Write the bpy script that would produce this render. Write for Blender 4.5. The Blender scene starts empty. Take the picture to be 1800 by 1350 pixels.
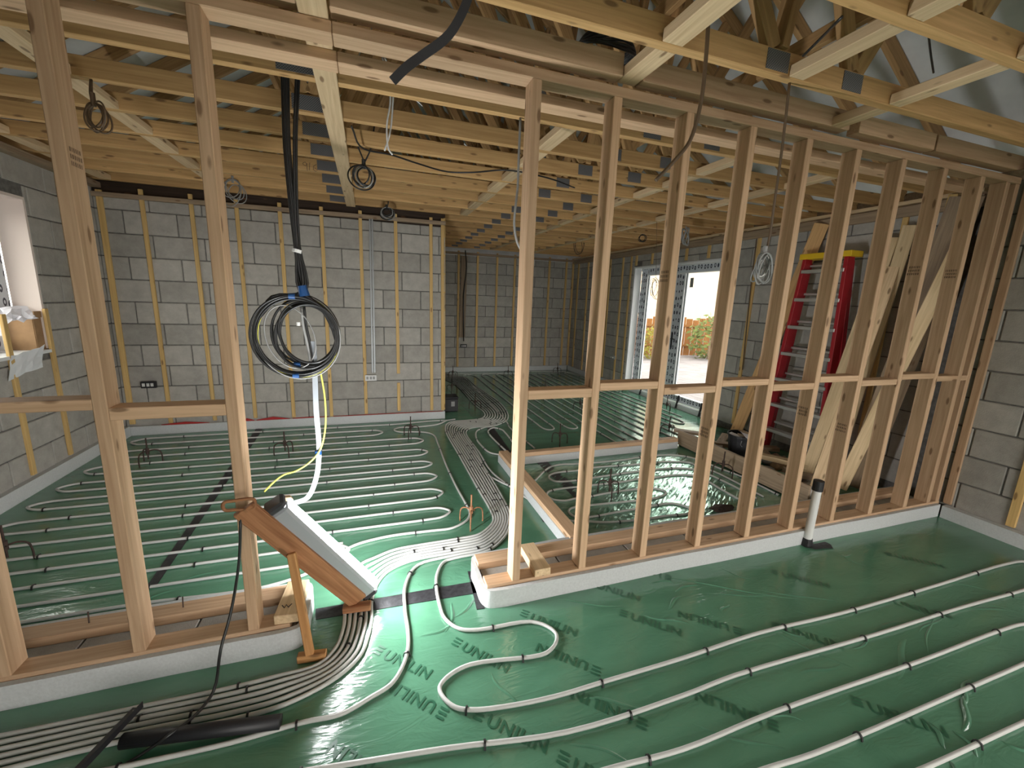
import bpy, bmesh, math, random
from mathutils import Vector, Matrix
random.seed(11)
sc = bpy.context.scene
COL = sc.collection

# ------------------------------------------------------------------ camera, world, exposure
cam_d = bpy.data.cameras.new('camera')
cam_d.sensor_fit = 'HORIZONTAL'; cam_d.sensor_width = 36.0; cam_d.lens = 14.755
cam_d.clip_start = 0.02; cam_d.clip_end = 200
cam = bpy.data.objects.new('camera', cam_d); COL.objects.link(cam)
cam.matrix_world = Matrix(((0.94735, 0.02899, -0.31888, 0.0),
                           (-0.31810, 0.19895, -0.92695, 0.0),
                           (0.03656, 0.97958, 0.19769, 1.6),
                           (0, 0, 0, 1)))
sc.camera = cam
sc.view_settings.view_transform = 'Standard'
sc.view_settings.look = 'None'
sc.view_settings.exposure = 0.5
sc.view_settings.gamma = 1.0
sc.view_settings.use_curve_mapping = False
world = bpy.data.worlds.new('world'); sc.world = world
world.use_nodes = True
bg = world.node_tree.nodes['Background']
bg.inputs['Color'].default_value = (1.0, 0.955, 0.90, 1)
bg.inputs['Strength'].default_value = 4.7

# ------------------------------------------------------------------ helpers
UP = Vector((0, 0, 1))
def wm(o):
    m = o.matrix_basis
    return (wm(o.parent) @ o.matrix_parent_inverse @ m) if o.parent else m.copy()
def link(o, parent=None):
    COL.objects.link(o)
    if parent is not None:
        o.parent = parent
        o.matrix_parent_inverse = wm(parent).inverted()
    return o
def tag(o, label, cat, group=None, kind=None):
    o['label'] = label
    if cat: o['category'] = cat
    if group: o['group'] = group
    if kind: o['kind'] = kind
    return o
def empty(name, loc, label=None, cat=None, group=None, parent=None):
    o = bpy.data.objects.new(name, None); o.location = loc; o.empty_display_size = 0.05
    link(o, parent)
    if label: tag(o, label, cat, group)
    return o
def struct(o, label=None):
    o['kind'] = 'structure'
    if label: o['label'] = label
    return o
_bc = {}
def boxmesh(lx, ly, lz, bev=0.0):
    k = (round(lx, 4), round(ly, 4), round(lz, 4), bev)
    if k in _bc: return _bc[k]
    bm = bmesh.new(); bmesh.ops.create_cube(bm, size=1)
    for v in bm.verts: v.co.x *= lx; v.co.y *= ly; v.co.z *= lz
    if bev > 0: bmesh.ops.bevel(bm, geom=bm.edges[:], offset=bev, segments=1, affect='EDGES')
    me = bpy.data.meshes.new('box'); bm.to_mesh(me); bm.free()
    _bc[k] = me
    return me
def setmat(me, mat):
    me.materials.clear(); me.materials.append(mat)
_mm = {}
def boxm(lx, ly, lz, bev, mat):
    k = (round(lx, 4), round(ly, 4), round(lz, 4), bev, mat.name)
    if k not in _mm:
        me = boxmesh(lx, ly, lz, bev).copy(); setmat(me, mat); _mm[k] = me
    return _mm[k]
def timber(name, p0, p1, w, h, mat, parent=None, up=UP, bev=0.003):
    p0 = Vector(p0); p1 = Vector(p1); d = p1 - p0; L = d.length; x = d.normalized()
    up = Vector(up)
    if abs(x.dot(up.normalized())) > 0.98: up = Vector((0, 1, 0))
    y = up.cross(x).normalized(); z = x.cross(y)
    o = bpy.data.objects.new(name, boxm(L, w, h, bev, mat))
    m = Matrix((x, y, z)).transposed().to_4x4(); m.translation = (p0 + p1) / 2
    o.matrix_basis = m
    return link(o, parent)
def box(name, xr, yr, zr, mat, parent=None, bev=0.0, rz=0.0):
    o = bpy.data.objects.new(name, boxm(xr[1]-xr[0], yr[1]-yr[0], zr[1]-zr[0], bev, mat))
    o.location = ((xr[0]+xr[1])/2, (yr[0]+yr[1])/2, (zr[0]+zr[1])/2); o.rotation_euler = (0, 0, rz)
    return link(o, parent)
def mesh_obj(name, verts, faces, mat, parent=None, smooth=False, origin=None):
    if origin is None:
        n = len(verts); origin = (sum(v[0] for v in verts)/n, sum(v[1] for v in verts)/n, min(v[2] for v in verts))
    me = bpy.data.meshes.new(name)
    me.from_pydata([(v[0]-origin[0], v[1]-origin[1], v[2]-origin[2]) for v in verts], [], faces)
    me.materials.append(mat)
    if smooth:
        for p in me.polygons: p.use_smooth = True
    me.update()
    o = bpy.data.objects.new(name, me); o.location = origin
    return link(o, parent)
def catmull(P, n=5, closed=False):
    P = [Vector(p) for p in P]
    if n <= 1 or len(P) < 3: return P
    out = []; N = len(P)
    for i in range(N if closed else N-1):
        p1 = P[i]; p2 = P[(i+1) % N]
        p0 = P[(i-1) % N] if (closed or i > 0) else p1*2-p2
        p3 = P[(i+2) % N] if (closed or i+2 < N) else p2*2-p1
        # centripetal parametrisation
        def tj(t, a, b): return t + max((b-a).length, 1e-6)**0.5
        t0 = 0; t1 = tj(t0, p0, p1); t2 = tj(t1, p1, p2); t3 = tj(t2, p2, p3)
        for k in range(n):
            t = t1 + (t2-t1)*k/n
            A1 = p0*((t1-t)/(t1-t0)) + p1*((t-t0)/(t1-t0))
            A2 = p1*((t2-t)/(t2-t1)) + p2*((t-t1)/(t2-t1))
            A3 = p2*((t3-t)/(t3-t2)) + p3*((t-t2)/(t3-t2))
            B1 = A1*((t2-t)/(t2-t0)) + A2*((t-t0)/(t2-t0))
            B2 = A2*((t3-t)/(t3-t1)) + A3*((t-t1)/(t3-t1))
            out.append(B1*((t2-t)/(t2-t1)) + B2*((t-t1)/(t2-t1)))
    if not closed: out.append(P[-1])
    return out
def sweep(pts, prof, closed=False, cap=True):
    """prof: list of (u,v) around the path; returns verts, faces"""
    V = []; F = []; n = len(prof); m = len(pts)
    nrm = None
    for i, p in enumerate(pts):
        a = pts[i-1] if (i > 0 or closed) else pts[i]
        b = pts[(i+1) % m] if (i < m-1 or closed) else pts[i]
        t = (b-a)
        t = t.normalized() if t.length > 1e-9 else Vector((1, 0, 0))
        if nrm is None:
            ref = UP if abs(t.z) < 0.9 else Vector((0, 1, 0))
            nrm = (ref - t*ref.dot(t)).normalized()
        else:
            nrm = nrm - t*nrm.dot(t)
            nrm = nrm.normalized() if nrm.length > 1e-6 else t.orthogonal().normalized()
        s = t.cross(nrm)
        for u, v in prof: V.append(p + s*u + nrm*v)
    for i in range(m if closed else m-1):
        j = (i+1) % m
        for k in range(n):
            l = (k+1) % n
            F.append((i*n+k, i*n+l, j*n+l, j*n+k))
    if cap and not closed:
        F.append(tuple(range(n-1, -1, -1))); F.append(tuple((m-1)*n+k for k in range(n)))
    return V, F
def circ(r, n=8, ry=None):
    ry = ry or r
    return [(r*math.cos(2*math.pi*k/n), ry*math.sin(2*math.pi*k/n)) for k in range(n)]
def tube(name, pts, r, mat, parent=None, n=4, sides=8, closed=False, prof=None):
    P = catmull(pts, n, closed)
    V, F = sweep(P, prof or circ(r, sides), closed)
    o = mesh_obj(name, V, F, mat, parent, smooth=(prof is None), origin=tuple(P[0]))
    o['_'] = 0; del o['_']
    return o
def join_tubes(name, paths, r, mat, parent=None, n=4, sides=7):
    V = []; F = []
    for pts in paths:
        v, f = sweep(catmull(pts, n), circ(r, sides)); b = len(V)
        V += v; F += [tuple(b+i for i in q) for q in f]
    return mesh_obj(name, V, F, mat, parent, smooth=True)
def cyl(name, p0, p1, r0, r1, mat, parent=None, sides=16):
    p0 = Vector(p0); p1 = Vector(p1)
    t = (p1-p0).normalized(); a = t.orthogonal().normalized(); b = t.cross(a)
    V = [p0+(a*math.cos(2*math.pi*k/sides)+b*math.sin(2*math.pi*k/sides))*r0 for k in range(sides)] + \
        [p1+(a*math.cos(2*math.pi*k/sides)+b*math.sin(2*math.pi*k/sides))*r1 for k in range(sides)]
    F = [(k, (k+1) % sides, sides+(k+1) % sides, sides+k) for k in range(sides)] + [tuple(range(sides-1, -1, -1)), tuple(range(sides, 2*sides))]
    return mesh_obj(name, V, F, mat, parent, smooth=False)

# ------------------------------------------------------------------ materials
def newmat(name):
    m = bpy.data.materials.new(name); m.use_nodes = True
    nt = m.node_tree; b = nt.nodes['Principled BSDF']
    return m, nt, b
def plain(name, col, rough=0.6, metal=0.0, spec=0.5, noise=0.0, nscale=20, bump=0.0):
    m, nt, b = newmat(name)
    b.inputs['Base Color'].default_value = (*col, 1); b.inputs['Roughness'].default_value = rough
    b.inputs['Metallic'].default_value = metal; b.inputs['Specular IOR Level'].default_value = spec
    if noise or bump:
        tc = nt.nodes.new('ShaderNodeTexCoord'); nz = nt.nodes.new('ShaderNodeTexNoise')
        nz.inputs['Scale'].default_value = nscale; nz.inputs['Detail'].default_value = 4
        nt.links.new(tc.outputs['Object'], nz.inputs['Vector'])
        if noise:
            r = nt.nodes.new('ShaderNodeValToRGB')
            r.color_ramp.elements[0].position = 0.3; r.color_ramp.elements[1].position = 0.7
            r.color_ramp.elements[0].color = (*[c*(1-noise) for c in col], 1)
            r.color_ramp.elements[1].color = (*[min(1, c*(1+noise)) for c in col], 1)
            nt.links.new(nz.outputs['Fac'], r.inputs['Fac']); nt.links.new(r.outputs['Color'], b.inputs['Base Color'])
        if bump:
            bp = nt.nodes.new('ShaderNodeBump'); bp.inputs['Strength'].default_value = bump; bp.inputs['Distance'].default_value = 0.01
            nt.links.new(nz.outputs['Fac'], bp.inputs['Height']); nt.links.new(bp.outputs['Normal'], b.inputs['Normal'])
    return m
def wood(name, c0, c1, knot=(0.16, 0.08, 0.035), rough=0.62):
    m, nt, b = newmat(name); N = nt.nodes; L = nt.links
    tc = N.new('ShaderNodeTexCoord'); oi = N.new('ShaderNodeObjectInfo')
    mul = N.new('ShaderNodeVectorMath'); mul.operation = 'SCALE'; mul.inputs['Scale'].default_value = 37.0
    comb = N.new('ShaderNodeCombineXYZ')
    for i in range(3): L.new(oi.outputs['Random'], comb.inputs[i])
    L.new(comb.outputs[0], mul.inputs[0])
    add = N.new('ShaderNodeVectorMath'); add.operation = 'ADD'
    L.new(tc.outputs['Object'], add.inputs[0]); L.new(mul.outputs[0], add.inputs[1])
    mp = N.new('ShaderNodeMapping'); mp.inputs['Scale'].default_value = (1.1, 26, 26); L.new(add.outputs[0], mp.inputs['Vector'])
    nz = N.new('ShaderNodeTexNoise'); nz.inputs['Scale'].default_value = 2.2; nz.inputs['Detail'].default_value = 5; nz.inputs['Distortion'].default_value = 0.6
    L.new(mp.outputs[0], nz.inputs['Vector'])
    r = N.new('ShaderNodeValToRGB'); r.color_ramp.elements[0].position = 0.32; r.color_ramp.elements[1].position = 0.68
    r.color_ramp.elements[0].color = (*c0, 1); r.color_ramp.elements[1].color = (*c1, 1); L.new(nz.outputs['Fac'], r.inputs['Fac'])
    # per-piece tone
    hs = N.new('ShaderNodeHueSaturation'); mr = N.new('ShaderNodeMapRange')
    mr.inputs['To Min'].default_value = 0.86; mr.inputs['To Max'].default_value = 1.12
    L.new(oi.outputs['Random'], mr.inputs['Value']); L.new(mr.outputs[0], hs.inputs['Value']); L.new(r.outputs['Color'], hs.inputs['Color'])
    # knots
    mk = N.new('ShaderNodeMapping'); mk.inputs['Scale'].default_value = (4.6, 15, 15); L.new(add.outputs[0], mk.inputs['Vector'])
    vo = N.new('ShaderNodeTexVoronoi'); vo.inputs['Scale'].default_value = 1.0; L.new(mk.outputs[0], vo.inputs['Vector'])
    rk = N.new('ShaderNodeValToRGB'); rk.color_ramp.elements[0].position = 0.10; rk.color_ramp.elements[1].position = 0.17
    rk.color_ramp.elements[0].color = (1, 1, 1, 1); rk.color_ramp.elements[1].color = (0, 0, 0, 1); L.new(vo.outputs['Distance'], rk.inputs['Fac'])
    mx = N.new('ShaderNodeMix'); mx.data_type = 'RGBA'
    mf = N.new('ShaderNodeMath'); mf.operation = 'MULTIPLY'; mf.inputs[1].default_value = 0.75; L.new(rk.outputs['Color'], mf.inputs[0])
    L.new(mf.outputs[0], mx.inputs[0]); L.new(hs.outputs['Color'], mx.inputs[6]); mx.inputs[7].default_value = (*knot, 1)
    L.new(mx.outputs[2], b.inputs['Base Color'])
    b.inputs['Roughness'].default_value = rough; b.inputs['Specular IOR Level'].default_value = 0.3
    bp = N.new('ShaderNodeBump'); bp.inputs['Strength'].default_value = 0.12; bp.inputs['Distance'].default_value = 0.004
    L.new(nz.outputs['Fac'], bp.inputs['Height']); L.new(bp.outputs['Normal'], b.inputs['Normal'])
    return m
M_GAPSHADE = wood('gap_shade_wood', (0.030, 0.018, 0.011), (0.055, 0.033, 0.02))  # near-black brown stands in for the shade above the back wall
M_LEG = wood('orange_lath', (0.42, 0.20, 0.07), (0.60, 0.32, 0.13))
M_STUD = wood('sawn_pine', (0.52, 0.335, 0.20), (0.68, 0.465, 0.295))
M_PALE = wood('pale_pine', (0.62, 0.44, 0.255), (0.78, 0.59, 0.37))
M_CHORD = wood('truss_pine', (0.50, 0.295, 0.120), (0.67, 0.42, 0.19))
M_WEB = wood('web_pine', (0.40, 0.235, 0.10), (0.56, 0.345, 0.155))
M_BATTEN = wood('yellow_batten', (0.55, 0.36, 0.135), (0.70, 0.48, 0.20))
M_PLANK = wood('plank_pine', (0.55, 0.41, 0.23), (0.70, 0.54, 0.33))
M_BROWN = wood('brown_stained_timber', (0.24, 0.10, 0.045), (0.42, 0.20, 0.095))
M_OLD = wood('old_grey_timber', (0.26, 0.19, 0.13), (0.40, 0.30, 0.20))

def block_mat():
    m, nt, b = newmat('concrete_block'); N = nt.nodes; L = nt.links
    tc = N.new('ShaderNodeTexCoord'); oi = N.new('ShaderNodeObjectInfo')
    n1 = N.new('ShaderNodeTexNoise'); n1.inputs['Scale'].default_value = 9; n1.inputs['Detail'].default_value = 6; n1.inputs['Roughness'].default_value = 0.7
    n2 = N.new('ShaderNodeTexNoise'); n2.inputs['Scale'].default_value = 160; n2.inputs['Detail'].default_value = 3
    ad = N.new('ShaderNodeVectorMath'); ad.operation = 'ADD'; cb = N.new('ShaderNodeCombineXYZ')
    m5 = N.new('ShaderNodeMath'); m5.operation = 'MULTIPLY'; m5.inputs[1].default_value = 50; L.new(oi.outputs['Random'], m5.inputs[0])
    L.new(m5.outputs[0], cb.inputs[0]); L.new(m5.outputs[0], cb.inputs[1])
    L.new(tc.outputs['Object'], ad.inputs[0]); L.new(cb.outputs[0], ad.inputs[1])
    L.new(ad.outputs[0], n1.inputs['Vector']); L.new(ad.outputs[0], n2.inputs['Vector'])
    r = N.new('ShaderNodeValToRGB'); r.color_ramp.elements[0].position = 0.25; r.color_ramp.elements[1].position = 0.75
    r.color_ramp.elements[0].color = (0.325, 0.31, 0.28, 1); r.color_ramp.elements[1].color = (0.47, 0.45, 0.41, 1); L.new(n1.outputs['Fac'], r.inputs['Fac'])
    hs = N.new('ShaderNodeHueSaturation'); mr = N.new('ShaderNodeMapRange'); mr.inputs['To Min'].default_value = 0.86; mr.inputs['To Max'].default_value = 1.12
    L.new(oi.outputs['Random'], mr.inputs['Value']); L.new(mr.outputs[0], hs.inputs['Value']); L.new(r.outputs['Color'], hs.inputs['Color'])
    L.new(hs.outputs['Color'], b.inputs['Base Color']); b.inputs['Roughness'].default_value = 0.92; b.inputs['Specular IOR Level'].default_value = 0.15
    bp = N.new('ShaderNodeBump'); bp.inputs['Strength'].default_value = 0.5; bp.inputs['Distance'].default_value = 0.004
    mxh = N.new('ShaderNodeMath'); mxh.operation = 'ADD'; L.new(n1.outputs['Fac'], mxh.inputs[0]); L.new(n2.outputs['Fac'], mxh.inputs[1])
    L.new(mxh.outputs[0], bp.inputs['Height']); L.new(bp.outputs['Normal'], b.inputs['Normal'])
    return m
M_BLOCK = block_mat()
M_MORTAR = plain('mortar', (0.16, 0.155, 0.145), 0.95, spec=0.1, noise=0.25, nscale=30, bump=0.4)
def membrane(name, c0, c1, rough, bstr, dist, sc1=2.2, sc2=9.0):
    m, nt, b = newmat(name); N = nt.nodes; L = nt.links
    tc = N.new('ShaderNodeTexCoord')
    mp = N.new('ShaderNodeMapping'); mp.inputs['Rotation'].default_value = (0, 0, 0.75); mp.inputs['Scale'].default_value = (1.0, 2.6, 1.0)
    L.new(tc.outputs['Object'], mp.inputs['Vector'])
    n1 = N.new('ShaderNodeTexNoise'); n1.inputs['Scale'].default_value = sc1; n1.inputs['Detail'].default_value = 5; n1.inputs['Distortion'].default_value = 1.4
    n2 = N.new('ShaderNodeTexNoise'); n2.inputs['Scale'].default_value = sc2; n2.inputs['Detail'].default_value = 3; n2.inputs['Distortion'].default_value = 2.0
    L.new(mp.outputs[0], n1.inputs['Vector']); L.new(mp.outputs[0], n2.inputs['Vector'])
    # folds: ridged noise
    ab = N.new('ShaderNodeMath'); ab.operation = 'SUBTRACT'; ab.inputs[1].default_value = 0.5; L.new(n2.outputs['Fac'], ab.inputs[0])
    ab2 = N.new('ShaderNodeMath'); ab2.operation = 'ABSOLUTE'; L.new(ab.outputs[0], ab2.inputs[0])
    sb = N.new('ShaderNodeMath'); sb.operation = 'SUBTRACT'; L.new(n1.outputs['Fac'], sb.inputs[0]); L.new(ab2.outputs[0], sb.inputs[1])
    bp = N.new('ShaderNodeBump'); bp.inputs['Strength'].default_value = bstr; bp.inputs['Distance'].default_value = dist
    L.new(sb.outputs[0], bp.inputs['Height']); L.new(bp.outputs['Normal'], b.inputs['Normal'])
    r = N.new('ShaderNodeValToRGB'); r.color_ramp.elements[0].position = 0.3; r.color_ramp.elements[1].position = 0.7
    r.color_ramp.elements[0].color = (*c0, 1); r.color_ramp.elements[1].color = (*c1, 1); L.new(n1.outputs['Fac'], r.inputs['Fac'])
    L.new(r.outputs['Color'], b.inputs['Base Color']); b.inputs['Roughness'].default_value = rough
    b.inputs['Specular IOR Level'].default_value = 0.85
    return m
M_GREEN = membrane('green_vapour_membrane', (0.080, 0.215, 0.132), (0.110, 0.275, 0.172), 0.15, 0.60, 0.0065, 1.6, 5.0)
M_FOIL = membrane('wrinkled_foil_membrane', (0.12, 0.34, 0.22), (0.40, 0.60, 0.50), 0.05, 0.4, 0.003, 5.0, 17.0)
M_FOIL.node_tree.nodes['Principled BSDF'].inputs['Metallic'].default_value = 0.5
M_FAR = membrane('glossy_far_membrane', (0.085, 0.23, 0.15), (0.12, 0.30, 0.20), 0.13, 0.5, 0.0035, 1.6, 5.0)
M_FAR.node_tree.nodes['Principled BSDF'].inputs['Metallic'].default_value = 0.25
M_PRINT = plain('dark_green_print', (0.032, 0.125, 0.070), 0.28)
M_EPS = plain('white_foam', (0.57, 0.585, 0.585), 0.8, noise=0.06, nscale=90, bump=0.15)
M_PIPE = plain('grey_white_pipe', (0.56, 0.56, 0.53), 0.42)
M_CLIP = plain('black_clip_plastic', (0.012, 0.012, 0.012), 0.45)
M_BLACK = plain('black_plastic', (0.015, 0.015, 0.018), 0.5)
M_TAPE = plain('black_butyl_tape', (0.018, 0.018, 0.020), 0.55, noise=0.5, nscale=40, bump=0.3)
M_CABLE = plain('black_cable', (0.018, 0.018, 0.018), 0.4)
M_GREYC = plain('grey_cable', (0.28, 0.28, 0.27), 0.45)
M_WHITEC = plain('white_cable', (0.72, 0.72, 0.70), 0.45)
M_BROWNC = plain('brown_cable', (0.12, 0.075, 0.04), 0.5)
M_YELLOWC = plain('yellow_green_earth_cable', (0.72, 0.68, 0.10), 0.45)
M_BLUE = plain('blue_tape', (0.012, 0.07, 0.22), 0.45)
M_RUST = plain('rusty_steel', (0.045, 0.025, 0.018), 0.8, noise=0.4, nscale=60)
M_RUSTL = plain('orange_rust', (0.28, 0.13, 0.06), 0.8, noise=0.4, nscale=60)
M_RED = plain('red_fibreglass', (0.36, 0.012, 0.020), 0.4)
M_DPC = plain('red_polythene', (0.40, 0.02, 0.02), 0.45)
M_ALU = plain('aluminium', (0.60, 0.60, 0.58), 0.38, metal=0.7)
M_YEL = plain('yellow_plastic', (0.80, 0.52, 0.02), 0.45)
M_CARD = plain('brown_cardboard', (0.33, 0.20, 0.10), 0.85, noise=0.15, nscale=12)
M_PAPER = plain('white_paper', (0.72, 0.74, 0.76), 0.7)
M_POLY = plain('white_polythene', (0.78, 0.78, 0.84), 0.35)
M_FELT = plain('grey_roof_felt', (0.62, 0.64, 0.64), 0.8, noise=0.12, nscale=4)
M_PVC = plain('white_upvc', (0.78, 0.79, 0.80), 0.35)
M_BOARD = plain('white_reveal_board', (0.76, 0.77, 0.78), 0.6)
M_PEACH = plain('warm_lit_reveal', (0.78, 0.68, 0.62), 0.8)  # pinkish cast of the window daylight put into the base colour
M_GREYTRIM = plain('dark_grey_gasket', (0.06, 0.075, 0.08), 0.5)
M_HOUSING = plain('grey_lamp_housing', (0.36, 0.38, 0.40), 0.5)
M_DARKH = plain('dark_lamp_end_cap', (0.05, 0.05, 0.055), 0.5)
M_CLEAR = plain('clear_grey_conduit', (0.26, 0.28, 0.30), 0.25)
M_COND = plain('galvanised_conduit', (0.30, 0.31, 0.31), 0.45, metal=0.4)
M_GROUND = plain('gravel', (0.20, 0.18, 0.18), 0.95, noise=0.2, nscale=3)
M_FENCE = plain('orange_fence_timber', (0.22, 0.085, 0.015), 0.8, noise=0.2, nscale=6)
M_LEAF = plain('bush_leaves', (0.09, 0.11, 0.02), 0.8, noise=0.3, nscale=8)
M_GRASS = plain('yellow_grass', (0.17, 0.145, 0.015), 0.9, noise=0.25, nscale=5)
M_HOUSE = plain('cream_render', (0.55, 0.46, 0.34), 0.9)
M_RUBBLE = plain('rubble', (0.22, 0.17, 0.13), 0.95, noise=0.35, nscale=15, bump=0.5)
def nailplate_mat():
    m, nt, b = newmat('toothed_nail_plate'); N = nt.nodes; L = nt.links
    tc = N.new('ShaderNodeTexCoord'); mp = N.new('ShaderNodeMapping'); mp.inputs['Scale'].default_value = (170, 1, 170)
    L.new(tc.outputs['Object'], mp.inputs['Vector'])
    ck = N.new('ShaderNodeTexChecker'); ck.inputs['Scale'].default_value = 1.0
    ck.inputs['Color1'].default_value = (0.10, 0.10, 0.105, 1); ck.inputs['Color2'].default_value = (0.26, 0.26, 0.27, 1)
    L.new(mp.outputs[0], ck.inputs['Vector']); L.new(ck.outputs['Color'], b.inputs['Base Color'])
    b.inputs['Roughness'].default_value = 0.5; b.inputs['Metallic'].default_value = 0.4
    return m
M_PLATE = nailplate_mat()
def film_mat():
    m, nt, b = newmat('printed_protective_film'); N = nt.nodes; L = nt.links
    tc = N.new('ShaderNodeTexCoord'); mp = N.new('ShaderNodeMapping'); mp.inputs['Scale'].default_value = (16, 16, 9)
    L.new(tc.outputs['Object'], mp.inputs['Vector'])
    vo = N.new('ShaderNodeTexVoronoi'); vo.inputs['Scale'].default_value = 1.0; vo.inputs['Randomness'].default_value = 0.25
    L.new(mp.outputs[0], vo.inputs['Vector'])
    r = N.new('ShaderNodeValToRGB'); r.color_ramp.interpolation = 'CONSTANT'
    r.color_ramp.elements[0].color = (0.62, 0.65, 0.70, 1); r.color_ramp.elements[0].position = 0.0
    r.color_ramp.elements[1].color = (0.03, 0.035, 0.06, 1); r.color_ramp.elements[1].position = 0.14
    e = r.color_ramp.elements.new(0.30); e.color = (0.62, 0.65, 0.70, 1)
    L.new(vo.outputs['Distance'], r.inputs['Fac']); L.new(r.outputs['Color'], b.inputs['Base Color']); b.inputs['Roughness'].default_value = 0.4
    return m
M_FILM = film_mat()
def glass_mat():
    m = bpy.data.materials.new('window_glass'); m.use_nodes = True; nt = m.node_tree; N = nt.nodes; L = nt.links
    N.remove(N['Principled BSDF']); out = N['Material Output']
    t = N.new('ShaderNodeBsdfTransparent'); t.inputs['Color'].default_value = (0.93, 0.95, 0.94, 1)
    g = N.new('ShaderNodeBsdfGlossy'); g.inputs['Roughness'].default_value = 0.02
    mx = N.new('ShaderNodeMixShader'); mx.inputs[0].default_value = 0.05; L.new(t.outputs[0], mx.inputs[1]); L.new(g.outputs[0], mx.inputs[2])
    L.new(mx.outputs[0], out.inputs['Surface'])
    return m
M_GLASS = glass_mat()
def emit(name, col, s):
    m, nt, b = newmat(name); b.inputs['Emission Color'].default_value = (*col, 1); b.inputs['Emission Strength'].default_value = s
    b.inputs['Base Color'].default_value = (0.9, 0.9, 0.9, 1)
    return m
M_TUBE = emit('fluorescent_tube', (0.97, 0.985, 1.0), 300.0)

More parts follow.
